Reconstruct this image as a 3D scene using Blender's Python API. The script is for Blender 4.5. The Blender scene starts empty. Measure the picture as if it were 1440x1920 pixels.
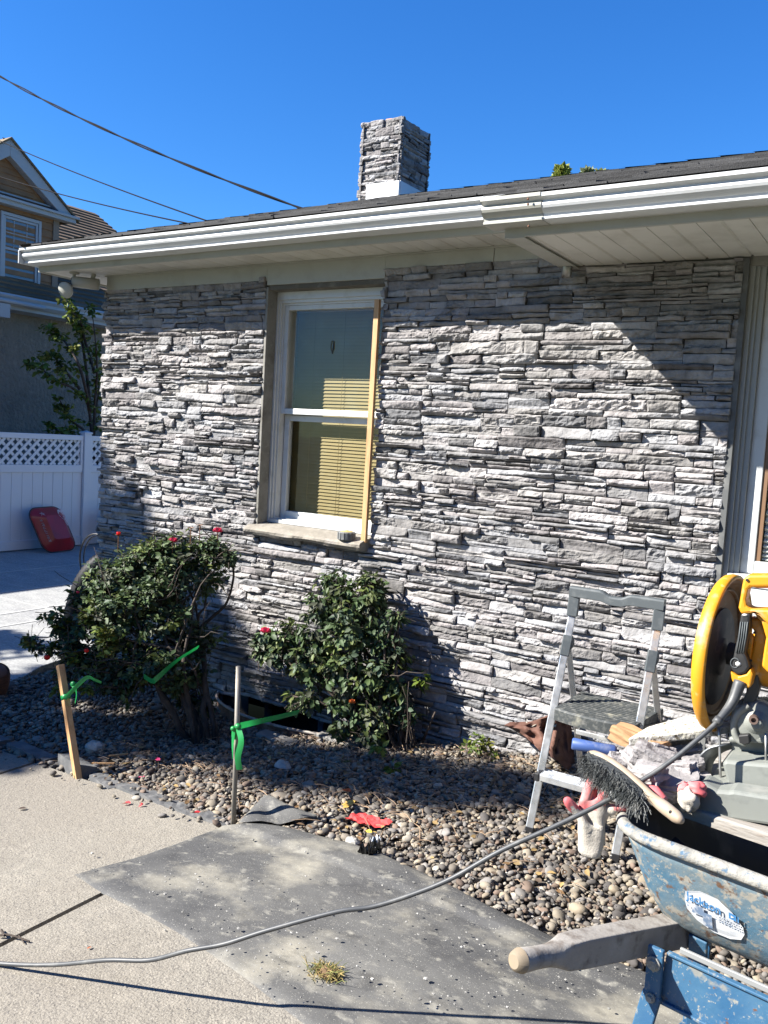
import bpy, math, random
import numpy as np
from mathutils import Vector, Matrix
rnd = random.Random(7)
RN = np.random.RandomState(11)
scene = bpy.context.scene

# ------------------------------------------------------------ camera
CAM = np.array([0.0, 0.0, 1.5])
YAW, PITCH, ROLL = math.radians(32.537), math.radians(4.823), math.radians(3.39)
FWD = np.array([-math.sin(YAW)*math.cos(PITCH), math.cos(YAW)*math.cos(PITCH), -math.sin(PITCH)])
_r = np.array([math.cos(YAW), math.sin(YAW), 0.0]); _u = np.cross(_r, FWD)
RGT = math.cos(ROLL)*_r + math.sin(ROLL)*_u
UPV = -math.sin(ROLL)*_r + math.cos(ROLL)*_u
FPX = 1620.0
cd = bpy.data.cameras.new("camera"); cam = bpy.data.objects.new("camera", cd)
scene.collection.objects.link(cam); scene.camera = cam
cd.sensor_fit = 'HORIZONTAL'; cd.sensor_width = 36.0; cd.lens = 36.0*FPX/1440.0
cd.clip_start = 0.02; cd.clip_end = 2000
M = Matrix(((RGT[0], UPV[0], -FWD[0], CAM[0]), (RGT[1], UPV[1], -FWD[1], CAM[1]), (RGT[2], UPV[2], -FWD[2], CAM[2]), (0, 0, 0, 1)))
cam.matrix_world = M

# ------------------------------------------------------------ light
SUNV = Vector((-1.15, -1.0, 1.11)).normalized()
w = bpy.data.worlds.new("World"); scene.world = w; w.use_nodes = True
nt = w.node_tree; nt.nodes.clear()
sky = nt.nodes.new('ShaderNodeTexSky'); sky.sky_type = 'NISHITA'; sky.sun_disc = False
sky.sun_elevation = math.asin(SUNV.z); sky.sun_rotation = math.atan2(SUNV.x, SUNV.y)
sky.altitude = 200; sky.air_density = 1.15; sky.dust_density = 0.15; sky.ozone_density = 4.0
bg = nt.nodes.new('ShaderNodeBackground'); bg.inputs[1].default_value = 0.05
wo = nt.nodes.new('ShaderNodeOutputWorld')
hs = nt.nodes.new('ShaderNodeHueSaturation'); hs.inputs['Saturation'].default_value = 1.25; hs.inputs['Value'].default_value = 1.0
nt.links.new(sky.outputs[0], hs.inputs['Color']); mu_ = nt.nodes.new('ShaderNodeMixRGB'); mu_.blend_type = 'MULTIPLY'; mu_.inputs[0].default_value = 1; mu_.inputs[2].default_value = (.58, .90, 1.27, 1)
nt.links.new(hs.outputs[0], mu_.inputs[1]); nt.links.new(mu_.outputs[0], bg.inputs[0]); nt.links.new(bg.outputs[0], wo.inputs[0])
sl = bpy.data.lights.new("sun", 'SUN'); sl.energy = 5.0; sl.angle = math.radians(0.53); sl.color = (1.0, 0.955, 0.88)
so = bpy.data.objects.new("sun", sl); scene.collection.objects.link(so)
so.rotation_euler = SUNV.to_track_quat('Z', 'Y').to_euler(); so.location = (-20, -18, 20)
vs = scene.view_settings; vs.view_transform = 'Standard'; vs.look = 'None'; vs.exposure = 1.75; vs.gamma = 1.0

# ------------------------------------------------------------ positions
def ray(x, y): return FWD + RGT*((x-720)/FPX) - UPV*((y-960)/FPX)
def atY(x, y, v): d = ray(x, y); return CAM + d*(v/d[1])
def atX(x, y, v): d = ray(x, y); return CAM + d*(v/d[0])
def atZ(x, y, v): d = ray(x, y); return CAM + d*((v-1.5)/d[2])
def gh(x, y=0):                      # the ground falls gently to the left
    t = np.clip((-1.0-np.asarray(x, float))/2.6, 0, 1); return -0.22*t*t*(3-2*t)
def onG(x, y):
    z = -.1
    for i in range(40):
        p = atZ(x, y, z); z = .5*z+.5*float(gh(p[0]))
    return p

# ------------------------------------------------------------ noise
def _hash(ix, iy, s):
    v = np.sin(ix*127.1+iy*311.7+s*74.7)*43758.5453
    return v-np.floor(v)
def vn(x, y, s=0.0):
    x = np.asarray(x, float); y = np.asarray(y, float)
    ix = np.floor(x); iy = np.floor(y); fx = x-ix; fy = y-iy
    fx = fx*fx*(3-2*fx); fy = fy*fy*(3-2*fy)
    a = _hash(ix, iy, s); b = _hash(ix+1, iy, s); c = _hash(ix, iy+1, s); d = _hash(ix+1, iy+1, s)
    return (a*(1-fx)+b*fx)*(1-fy)+(c*(1-fx)+d*fx)*fy-.5
def fbm(x, y, s=0, o=3):
    r = 0; a = 1.0
    for i in range(o):
        r = r+a*vn(x*2**i, y*2**i, s+i*3.1); a *= .5
    return r

# ------------------------------------------------------------ mesh builder
class MB:
    def __init__(s): s.V = []; s.F = []; s.n = 0; s.C = []; s.hc = False
    def add(s, V, F, col=None):
        V = np.asarray(V, float).reshape(-1, 3); s.V.append(V)
        b = s.n; s.F.extend([tuple(int(i)+b for i in f) for f in F]); s.n += len(V)
        if col is not None: s.hc = True
        c = np.ones((len(V), 4)) if col is None else np.broadcast_to(np.append(np.asarray(col, float)[..., :3], 1.0) if np.ndim(col) == 1 else np.c_[np.asarray(col)[:, :3], np.ones(len(V))], (len(V), 4))
        s.C.append(np.array(c)); return s
    def box(s, a, b, col=None):
        x0, y0, z0 = a; x1, y1, z1 = b
        V = [(x0,y0,z0),(x1,y0,z0),(x1,y1,z0),(x0,y1,z0),(x0,y0,z1),(x1,y0,z1),(x1,y1,z1),(x0,y1,z1)]
        return s.add(V, [(0,3,2,1),(4,5,6,7),(0,1,5,4),(1,2,6,5),(2,3,7,6),(3,0,4,7)], col)
    def obox(s, c, size, R=None, col=None, top=1.0):
        hx, hy, hz = np.array(size)/2
        V = np.array([(-hx,-hy,-hz),(hx,-hy,-hz),(hx,hy,-hz),(-hx,hy,-hz),(-hx*top,-hy*top,hz),(hx*top,-hy*top,hz),(hx*top,hy*top,hz),(-hx*top,hy*top,hz)])
        if R is not None: V = V@np.array(R).T
        return s.add(V+np.array(c), [(0,3,2,1),(4,5,6,7),(0,1,5,4),(1,2,6,5),(2,3,7,6),(3,0,4,7)], col)
    def bar(s, p, q, w_, t, side=None, col=None):   # a rectangular bar from p to q
        p = np.array(p, float); q = np.array(q, float); d = q-p; L = np.linalg.norm(d); d /= L
        sd = np.array([1, 0, 0.]) if side is None else np.array(side, float)
        sd = sd-d*(sd@d); sd /= np.linalg.norm(sd); o = np.cross(d, sd)
        return s.obox((p+q)/2, (w_, t, L), np.array([sd, o*-1 if np.dot(np.cross(sd, o), d) < 0 else o, d]).T, col)
    def tube(s, P, r, n=8, cap=True, col=None, flat=1.0):
        P = np.array(P, float); k = len(P); r = np.broadcast_to(np.asarray(r, float), (k,))
        T = np.gradient(P, axis=0); T /= np.linalg.norm(T, axis=1)[:, None]+1e-12
        a = np.array([0, 0, 1.]) if abs(T[0][2]) < .9 else np.array([1., 0, 0])
        N = np.cross(T[0], a); N /= np.linalg.norm(N); V = []
        for i in range(k):
            N = N-T[i]*(N@T[i]); N /= np.linalg.norm(N)+1e-12; B = np.cross(T[i], N)
            for j in range(n):
                t = 2*math.pi*j/n; V.append(P[i]+r[i]*(math.cos(t)*N+flat*math.sin(t)*B))
        F = [(i*n+j, i*n+(j+1) % n, (i+1)*n+(j+1) % n, (i+1)*n+j) for i in range(k-1) for j in range(n)]
        if cap: F += [tuple(range(n-1, -1, -1)), tuple((k-1)*n+j for j in range(n))]
        return s.add(V, F, col)
    def prism(s, poly, vec, col=None):     # closed 3-D polygon pushed along vec
        A = np.array(poly, float); n = len(A); V = np.vstack([A, A+np.array(vec, float)])
        return s.add(V, [tuple(range(n-1, -1, -1)), tuple(range(n, 2*n))]+[(i, (i+1) % n, n+(i+1) % n, n+i) for i in range(n)], col)
    def grid(s, P, col=None, flip=False):     # P[i][j] 3-D points
        P = np.asarray(P, float); a, b = P.shape[:2]
        F = [(i*b+j, i*b+j+1, (i+1)*b+j+1, (i+1)*b+j) for i in range(a-1) for j in range(b-1)]
        if flip: F = [f[::-1] for f in F]
        return s.add(P.reshape(-1, 3), F, col)
    def lathe(s, prof, c, ax, n=24, col=None, arc=None, close=True):   # prof = [(radius, height along ax)]
        ax = np.array(ax, float); ax /= np.linalg.norm(ax)
        a = np.array([0, 0, 1.]) if abs(ax[2]) < .9 else np.array([0, 1., 0])
        N = np.cross(ax, a); N /= np.linalg.norm(N); B = np.cross(ax, N); V = []
        full = arc is None; A = np.linspace(0, 2*math.pi, n, endpoint=False) if full else np.linspace(arc[0], arc[1], n)
        for r, h_ in prof:
            for t in A: V.append(np.array(c)+ax*h_+r*(math.cos(t)*N+math.sin(t)*B))
        m = len(prof); F = []
        for i in range(m-1):
            for j in range(n if full else n-1):
                F.append((i*n+j, i*n+(j+1) % n, (i+1)*n+(j+1) % n, (i+1)*n+j))
        return s.add(V, F, col)
    def ell(s, c, r, R=None, n=10, m=7, col=None, jit=0):
        V = []; 
        for i in range(m+1):
            t = math.pi*i/m
            for j in range(n):
                p = 2*math.pi*j/n; k = 1+jit*(rnd.random()-.5)
                V.append((math.sin(t)*math.cos(p)*k, math.sin(t)*math.sin(p)*k, math.cos(t)*k))
        V = np.array(V)*np.array(r)
        if R is not None: V = V@np.array(R).T
        F = [(i*n+j, (i+1)*n+j, (i+1)*n+(j+1) % n, i*n+(j+1) % n) for i in range(m) for j in range(n)]
        return s.add(V+np.array(c), F, col)
    def build(s, name, m, parent=None, smooth=False, bevel=0, local=False, ang=None):
        me = bpy.data.meshes.new(name); V = np.vstack(s.V)
        me.from_pydata(V.tolist(), [], s.F)
        if s.hc:
            at = me.color_attributes.new("col", 'FLOAT_COLOR', 'POINT'); at.data.foreach_set("color", np.vstack(s.C).astype(np.float32).ravel())
        me.materials.append(m)
        if smooth: me.polygons.foreach_set("use_smooth", np.ones(len(me.polygons), bool))
        me.update(); me.validate()
        o = bpy.data.objects.new(name, me); scene.collection.objects.link(o)
        if parent is not None:
            o.parent = parent
            if not local: o.matrix_parent_inverse = MW(parent).inverted()
        if bevel:
            b = o.modifiers.new("bevel", 'BEVEL'); b.width = bevel; b.segments = 2; b.limit_method = 'ANGLE'; b.angle_limit = math.radians(35)
            b.harden_normals = False
        return o
def MW(o):
    m = o.matrix_basis.copy()
    return (MW(o.parent) @ o.matrix_parent_inverse @ m) if o.parent else m
def tag(o, label=None, cat=None, group=None, kind=None):
    if label: o['label'] = label
    if cat: o['category'] = cat
    if group: o['group'] = group
    if kind: o['kind'] = kind
    return o
def thing(name, label, cat, loc=(0, 0, 0), group=None, rz=0):
    o = bpy.data.objects.new(name, None); scene.collection.objects.link(o)
    o.empty_display_size = .1; o.location = [float(v) for v in loc]; o.rotation_euler = (0, 0, rz)
    return tag(o, label, cat, group)
def rotz(a): c, s = math.cos(a), math.sin(a); return np.array([[c, -s, 0], [s, c, 0], [0, 0, 1.]])
def rotx(a): c, s = math.cos(a), math.sin(a); return np.array([[1, 0, 0], [0, c, -s], [0, s, c]])
def roty(a): c, s = math.cos(a), math.sin(a); return np.array([[c, 0, s], [0, 1, 0], [-s, 0, c]])
def curve(P, n=8):               # Catmull-Rom through points
    P = np.array(P, float); Q = np.vstack([2*P[0]-P[1], P, 2*P[-1]-P[-2]]); out = []
    for i in range(1, len(Q)-2):
        for t in np.linspace(0, 1, n, endpoint=False):
            a, b, c, d = Q[i-1], Q[i], Q[i+1], Q[i+2]
            out.append(.5*((2*b)+(-a+c)*t+(2*a-5*b+4*c-d)*t*t+(-a+3*b-3*c+d)*t**3))
    out.append(P[-1]); return np.array(out)
def text_mesh(body, size, ext=0.0004, bold=0.):
    cu = bpy.data.curves.new("t", 'FONT'); cu.body = body; cu.size = size; cu.offset = bold; cu.extrude = ext; cu.resolution_u = 3
    ob = bpy.data.objects.new("t", cu); scene.collection.objects.link(ob)
    dg = bpy.context.evaluated_depsgraph_get(); me = bpy.data.meshes.new_from_object(ob.evaluated_get(dg))
    V = np.array([v.co[:] for v in me.vertices]); F = [tuple(p.vertices) for p in me.polygons]
    bpy.data.objects.remove(ob); bpy.data.curves.remove(cu); bpy.data.meshes.remove(me); return V, F

# ------------------------------------------------------------ materials
def mat(name, base, rough=.6, metal=0., var=(), bump=(), attr=False, spec=.5, trans=0., coord='Object', rvar=None, stretch=None, coat=0.):
    m = bpy.data.materials.new(name); m.use_nodes = True; n = m.node_tree.nodes; l = m.node_tree.links
    bs = n['Principled BSDF']; out = n['Material Output']
    bs.inputs['Roughness'].default_value = rough; bs.inputs['Metallic'].default_value = metal
    bs.inputs['Specular IOR Level'].default_value = spec; bs.inputs['Coat Weight'].default_value = coat
    tc = n.new('ShaderNodeTexCoord'); vec = tc.outputs[coord]
    if stretch:
        mp = n.new('ShaderNodeMapping'); mp.inputs['Scale'].default_value = stretch; l.new(vec, mp.inputs[0]); vec = mp.outputs[0]
    if attr:
        at = n.new('ShaderNodeAttribute'); at.attribute_name = 'col'; c = at.outputs['Color']
        if base != (1, 1, 1):
            mx = n.new('ShaderNodeMixRGB'); mx.blend_type = 'MULTIPLY'; mx.inputs[0].default_value = 1; l.new(c, mx.inputs[1]); mx.inputs[2].default_value = (*base, 1); c = mx.outputs[0]
    else:
        rgb = n.new('ShaderNodeRGB'); rgb.outputs[0].default_value = (*base, 1); c = rgb.outputs[0]
    for v in var:                      # (scale, detail, colour, lo, hi[, mode[, amount]])
        sc, de, col, lo, hi = v[:5]; mode = v[5] if len(v) > 5 else 'MIX'; am = v[6] if len(v) > 6 else 1.0
        nz = n.new('ShaderNodeTexNoise'); nz.inputs['Scale'].default_value = sc; nz.inputs['Detail'].default_value = de; nz.inputs['Roughness'].default_value = .6
        l.new(vec, nz.inputs['Vector'])
        mr = n.new('ShaderNodeMapRange'); mr.inputs[1].default_value = lo; mr.inputs[2].default_value = hi; mr.inputs[4].default_value = am; l.new(nz.outputs[0], mr.inputs[0])
        mx = n.new('ShaderNodeMixRGB'); mx.blend_type = mode; l.new(mr.outputs[0], mx.inputs[0]); l.new(c, mx.inputs[1]); mx.inputs[2].default_value = (*col, 1); c = mx.outputs[0]
    l.new(c, bs.inputs['Base Color'])
    if rvar:
        nz = n.new('ShaderNodeTexNoise'); nz.inputs['Scale'].default_value = rvar[0]; l.new(vec, nz.inputs['Vector'])
        mr = n.new('ShaderNodeMapRange'); mr.inputs[1].default_value = .3; mr.inputs[2].default_value = .7; mr.inputs[3].default_value = rvar[1]; mr.inputs[4].default_value = rvar[2]
        l.new(nz.outputs[0], mr.inputs[0]); l.new(mr.outputs[0], bs.inputs['Roughness'])
    prev = None
    for sc, de, st, di in bump:
        nz = n.new('ShaderNodeTexNoise'); nz.inputs['Scale'].default_value = sc; nz.inputs['Detail'].default_value = de; l.new(vec, nz.inputs['Vector'])
        bp = n.new('ShaderNodeBump'); bp.inputs['Strength'].default_value = st; bp.inputs['Distance'].default_value = di; l.new(nz.outputs[0], bp.inputs['Height'])
        if prev: l.new(prev, bp.inputs['Normal'])
        prev = bp.outputs[0]
    if prev: l.new(prev, bs.inputs['Normal'])
    if trans:
        tr = n.new('ShaderNodeBsdfTranslucent'); l.new(c, tr.inputs[0]); ms = n.new('ShaderNodeMixShader'); ms.inputs[0].default_value = trans
        l.new(bs.outputs[0], ms.inputs[1]); l.new(tr.outputs[0], ms.inputs[2]); l.new(ms.outputs[0], out.inputs[0])
    return m
def glass_mat(name, tint=(.93, .96, .95), ior=1.5):
    m = bpy.data.materials.new(name); m.use_nodes = True; n = m.node_tree.nodes; l = m.node_tree.links; n.clear()
    o = n.new('ShaderNodeOutputMaterial'); t = n.new('ShaderNodeBsdfTransparent'); t.inputs[0].default_value = (*tint, 1)
    g = n.new('ShaderNodeBsdfGlossy'); g.inputs['Roughness'].default_value = .004; f = n.new('ShaderNodeFresnel'); ge = n.new('ShaderNodeNewGeometry'); im = n.new('ShaderNodeMapRange'); im.inputs[3].default_value = ior; im.inputs[4].default_value = 1/ior; l.new(ge.outputs['Backfacing'], im.inputs[0]); l.new(im.outputs[0], f.inputs[0])
    nz = n.new('ShaderNodeTexNoise'); nz.inputs['Scale'].default_value = 1.6; tc = n.new('ShaderNodeTexCoord'); l.new(tc.outputs['Object'], nz.inputs[0])
    bp = n.new('ShaderNodeBump'); bp.inputs['Strength'].default_value = .15; bp.inputs['Distance'].default_value = .02; l.new(nz.outputs[0], bp.inputs['Height']); l.new(bp.outputs[0], g.inputs['Normal'])
    ms = n.new('ShaderNodeMixShader'); mu = n.new('ShaderNodeMath'); mu.operation = 'MULTIPLY'; mu.inputs[1].default_value = 1.15; mu.use_clamp = True
    l.new(f.outputs[0], mu.inputs[0]); l.new(mu.outputs[0], ms.inputs[0]); l.new(t.outputs[0], ms.inputs[1]); l.new(g.outputs[0], ms.inputs[2]); l.new(ms.outputs[0], o.inputs[0]); return m

m_stone = mat('ledgestone', (.80, .785, .79), .9, attr=True, var=[(14, 5, (.5, .5, .5), .42, .7, 'MULTIPLY', .8), (60, 4, (.62, .6, .6), .5, .8, 'MULTIPLY', .6), (3, 3, (.28, .265, .25), .5, .75, 'MIX', .35)], bump=[(38, 10, 1, .009), (160, 4, .6, .002)], spec=.25)
m_mortar = mat('mortar', (0.050, 0.050, 0.050), .95, bump=[(80, 4, .6, .004)])
m_stucco = mat('stucco_reveal', (0.198, 0.192, 0.171), .9, var=[(9, 5, (0.102, 0.096, 0.078), .45, .75), (40, 3, (0.252, 0.240, 0.216), .55, .8)], bump=[(60, 5, .4, .003)])
m_white = mat('white_aluminium', (0.515, 0.528, 0.528), .38, var=[(1.3, 6, (.30, .29, .26), .56, .8, 'MIX', .5), (5, 5, (0.396, 0.396, 0.376), .52, .8, 'MIX', .5)], bump=[(3, 3, .12, .01)], coat=.1)
m_offwhite = mat('off_white_trim', (0.322, 0.322, 0.285), .55, var=[(6, 5, (0.223, 0.217, 0.180), .5, .8, 'MIX', .6)], bump=[(5, 3, .15, .006)])
m_soffit = mat('soffit_vinyl', (0.54, 0.53, 0.48), .5, var=[(4, 5, (0.264, 0.252, 0.210), .48, .78, 'MIX', .6)], bump=[(6, 3, .1, .005)])
m_vinyl = mat('white_vinyl', (0.488, 0.502, 0.495), .4, var=[(12, 5, (0.330, 0.317, 0.277), .52, .75, 'MIX', .6)])
m_shingle = mat('asphalt_shingle', (1, 1, 1), .95, attr=True, var=[(220, 3, (2.2, 2.2, 2.2), .5, .8, 'MULTIPLY', .8)], bump=[(260, 3, 1, .003)])
m_wood = mat('pine_wood', (0.446, 0.259, 0.115), .65, var=[(6, 6, (0.302, 0.151, 0.058), .45, .7), (30, 3, (0.504, 0.331, 0.180), .5, .8)], bump=[(20, 4, .3, .002)], stretch=(4.320, 4.320, 0.432))
m_oldwood = mat('weathered_wood', (0.234, 0.202, 0.169), .85, var=[(5, 6, (0.130, 0.104, 0.085), .42, .7), (18, 4, (0.325, 0.299, 0.267), .5, .75)], bump=[(14, 6, .5, .003)], stretch=(0.650, 3.900, 3.900))
m_concrete = mat('concrete', (0.202, 0.186, 0.155), .9, var=[(1.1, 6, (.15, .13, .10), .5, .72, 'MIX', .55), (2.2, 5, (0.160, 0.143, 0.116), .42, .7), (18, 6, (0.252, 0.228, 0.187), .5, .72), (.7, 3, (0.190, 0.170, 0.139), .4, .6), (110, 3, (0.095, 0.085, 0.075), .52, .66, 'MIX', .8), (200, 2, (0.326, 0.299, 0.252), .58, .7, 'MIX', .8)], bump=[(150, 5, 1, .004), (30, 5, .6, .006)])
m_drive = mat('driveway_concrete', (0.247, 0.247, 0.237), .85, var=[(3, 5, (0.182, 0.182, 0.182), .42, .7), (60, 4, (0.299, 0.299, 0.286), .5, .75)], bump=[(120, 4, .5, .003)])
m_tarp = mat('landscape_fabric', (0.051, 0.051, 0.051), .75, var=[(1.9, 4, (0.125, 0.122, 0.112), .4, .66, 'MIX', .8), (4.5, 9, (0.238, 0.221, 0.178), .50, .70), (11, 8, (0.020, 0.020, 0.021), .55, .7, 'MIX', .6), (25, 7, (0.218, 0.208, 0.178), .57, .74), (300, 2, (0.330, 0.317, 0.277), .64, .72)], bump=[(5, 7, .7, .02), (400, 2, .5, .0008), (60, 5, .3, .002)], stretch=(0.660, 0.990, 0.660))
m_soil = mat('soil', (.055, .048, .042), .95, var=[(12, 6, (.10, .085, .07), .45, .7)], bump=[(40, 6, .8, .01)])
m_pebble = mat('river_pebble', (.48, .468, .45), .85, attr=True, var=[(60, 4, (.62, .6, .56), .48, .8, 'MULTIPLY', .8)], bump=[(120, 4, .25, .001)])
m_slate = mat('slate_edging', (0.081, 0.083, 0.085), .85, var=[(12, 6, (0.168, 0.164, 0.158), .45, .75)], bump=[(40, 6, .7, .004)])
m_leaf = mat('rose_leaf', (1.7, 1.5, 1.35), .58, attr=True, trans=.22, spec=.35, var=[(30, 3, (.6, .7, .6), .4, .8, 'MULTIPLY', .7)])
m_bark = mat('bark', (.038, .028, .022), .9, var=[(20, 6, (.085, .062, .045), .45, .7)], bump=[(40, 6, 1, .006)])
m_petal = mat('petal', (0.600, 0.024, 0.080), .55, trans=.25, attr=False, var=[(40, 3, (0.680, 0.080, 0.176), .4, .7)])
m_redpetal = mat('red_petal', (.75, .02, .02), .5, trans=.2)
m_glass = glass_mat('window_glass')
m_dark = mat('dark_interior', (.02, .02, .022), .9)
m_blind = mat('cream_blind', (.19, .135, .038), .6, spec=.2, var=[(2, 3, (.16, .11, .026), .4, .7), (9, 3, (.19, .145, .055), .5, .75)])
m_shade = mat('pleated_shade', (0.560, 0.560, 0.532), .8)
m_brownstrip = mat('brown_trim', (0.154, 0.084, 0.042), .6)
m_black = mat('black_plastic', (.018, .018, .019), .45, var=[(8, 5, (.10, .10, .095), .55, .8, 'MIX', .7)])
m_cord = mat('grey_cord', (0.052, 0.055, 0.058), .5, var=[(25, 5, (0.110, 0.110, 0.105), .5, .75)])
m_wire = mat('black_cable', (.004, .004, .006), .8, spec=.1)
m_alu = mat('brushed_aluminium', (0.561, 0.570, 0.570), .33, .75, var=[(30, 5, (0.722, 0.714, 0.680), .5, .72, 'MIX', .8)], rvar=(25.500, 0.212, 0.510), bump=[(50, 4, .1, .001)])
m_greyplastic = mat('charcoal_plastic', (.055, .065, .07), .6, var=[(30, 5, (.13, .14, .14), .5, .8, 'MIX', .7)])
m_tread = mat('dusty_tread', (.035, .04, .04), .6, var=[(10, 6, (.30, .285, .22), .56, .72), (60, 4, (.12, .12, .11), .5, .7)], bump=[(90, 3, .3, .002)])
m_blue = mat('blue_paint', (.045, .112, .17), .5, var=[(5, 10, (.15, .18, .185), .38, .58, 'MIX', .85), (34, 10, (.26, .24, .20), .53, .60, 'MIX', .9), (13, 10, (.20, .195, .175), .55, .63, 'MIX', .85), (28, 9, (.10, .055, .032), .59, .66), (110, 5, (.24, .23, .2), .60, .66)], bump=[(60, 8, .5, .003)], rvar=(14, .45, .85))
m_blue2 = mat('blue_steel', (.013, .068, .15), .45, var=[(6, 9, (.035, .10, .17), .4, .65), (38, 11, (.22, .22, .19), .59, .66, 'MIX', .8), (16, 11, (.19, .185, .16), .60, .67, 'MIX', .8), (120, 5, (.22, .22, .2), .62, .66), (30, 9, (.09, .04, .02), .62, .66)], bump=[(60, 8, .4, .002)], rvar=(14, .4, .8))
m_dust = mat('mortar_dust', (.24, .23, .205), .9, var=[(16, 9, (.15, .15, .14), .45, .65), (40, 9, (.06, .11, .17), .56, .64), (60, 6, (.34, .33, .30), .55, .7)], bump=[(60, 9, 1, .006)])
m_yellow = mat('yellow_plastic', (0.527, 0.230, 0.007), .5, var=[(14, 9, (.36, .30, .20), .56, .68, 'MIX', .75), (9, 5, (0.425, 0.178, 0.017), .5, .8, 'MIX', .7), (50, 4, (0.637, 0.468, 0.212), .6, .78, 'MIX', .6)], bump=[(12, 3, .06, .004)])
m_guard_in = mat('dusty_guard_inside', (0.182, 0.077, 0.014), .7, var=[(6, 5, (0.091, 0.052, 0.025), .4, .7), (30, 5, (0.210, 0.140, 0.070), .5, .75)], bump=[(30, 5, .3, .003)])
m_grey = mat('grey_casting', (0.167, 0.177, 0.161), .55, var=[(7, 6, (0.248, 0.248, 0.223), .5, .72), (30, 5, (0.112, 0.118, 0.112), .55, .75, 'MIX', .7)], bump=[(40, 5, .2, .002)])
m_steel = mat('worn_steel', (.30, .30, .29), .4, .8, var=[(20, 5, (.13, .11, .09), .5, .7)], bump=[(30, 4, .2, .002)])
m_glove = mat('cotton_glove', (0.409, 0.378, 0.329), .95, var=[(8, 6, (0.322, 0.273, 0.229), .5, .75)], bump=[(260, 3, .5, .002), (14, 5, .6, .01)])
m_glovered = mat('red_rubber', (0.465, 0.090, 0.098), .7, var=[(12, 5, (0.525, 0.240, 0.225), .48, .7)], bump=[(30, 5, .5, .005)])
m_bristle = mat('black_bristle', (.03, .033, .033), .5)
m_green = mat('green_ribbon', (0.012, 0.260, 0.062), .4, trans=.3, spec=.6)
m_rust = mat('rusty_steel', (0.150, 0.064, 0.034), .85, var=[(10, 6, (0.225, 0.150, 0.105), .45, .7), (30, 5, (0.075, 0.038, 0.022), .5, .7)], bump=[(30, 5, .5, .004)])
m_redpaint = mat('red_paint', (0.315, 0.006, 0.009), .35, var=[(7, 6, (0.225, 0.006, 0.007), .4, .7)], coat=.3)
m_chip = mat('chipped_paint', (.55, .5, .5), .8, var=[(40, 6, (.4, .05, .05), .5, .6)])
m_fence = mat('white_pvc', (0.590, 0.611, 0.640), .45)
m_nstucco = mat('grey_stucco', (.215, .195, .165), .95, var=[(3, 6, (.165, .15, .13), .4, .7), (12, 6, (.27, .25, .215), .5, .75)], bump=[(18, 9, 1, .05), (60, 4, .6, .01)])
m_nroof = mat('brown_roof', (1, 1, 1), .9, attr=True, bump=[(90, 4, .5, .004)])
m_siding = mat('brown_siding', (.24, .125, .052), .7, var=[(6, 4, (.18, .092, .04), .4, .7)])
m_ntrim = mat('grey_trim', (0.317, 0.338, 0.360), .5)
m_ndark = mat('neighbor_pane', (0.090, 0.153, 0.225), .25, var=[(2, 2, (0.117, 0.180, 0.252), .4, .6)])
m_grass = mat('lawn', (.06, .08, .03), .95, var=[(2, 5, (.09, .09, .05), .4, .7)])
m_clay = mat('terracotta', (.42, .22, .14), .85, var=[(10, 5, (.55, .36, .26), .45, .7)], bump=[(30, 4, .3, .003)])
m_brown = mat('brown_canvas', (.085, .035, .022), .8, var=[(6, 5, (.13, .06, .04), .45, .7)], bump=[(5, 5, .8, .03)])
m_paper = mat('worn_label', (0.476, 0.490, 0.504), .6, var=[(18, 6, (0.350, 0.371, 0.392), .5, .7)])
m_print = mat('blue_print', (.04, .16, .34), .6, var=[(60, 4, (.3, .42, .55), .56, .7)])
m_redfab = mat('red_rag', (0.576, 0.040, 0.040), .8, bump=[(40, 4, .4, .004)])
m_pipe = mat('black_pipe', (.010, .010, .012), .5, spec=.3)

# ============================================================ GROUND
xs = np.concatenate([[-260, -120, -60, -30, -18, -12, -9], np.arange(-7, 1.61, .2), [2, 3, 5, 9, 20, 60, 260]])
ys = np.concatenate([[-260, -80, -30, -12, -6, -3, -1, 0, 1, 2, 3, 3.6, 4.2, 5, 6, 8, 12, 20, 50, 120, 260]])
b = MB(); V = []; F = []
for i, x in enumerate(xs):
    for j, y in enumerate(ys): V.append((x, y, float(gh(x))-.045))
n_ = len(ys)
for i in range(len(xs)-1):
    for j in range(n_-1):
        if -3.75 < xs[i]+.05 and xs[i+1] < -2.35 and 3.6-.01 < ys[j] < 4.1: continue
        F.append((i*n_+j, (i+1)*n_+j, (i+1)*n_+j+1, i*n_+j+1))
b.add(V, F); tag(b.build('ground', m_grass), kind='structure')

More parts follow.
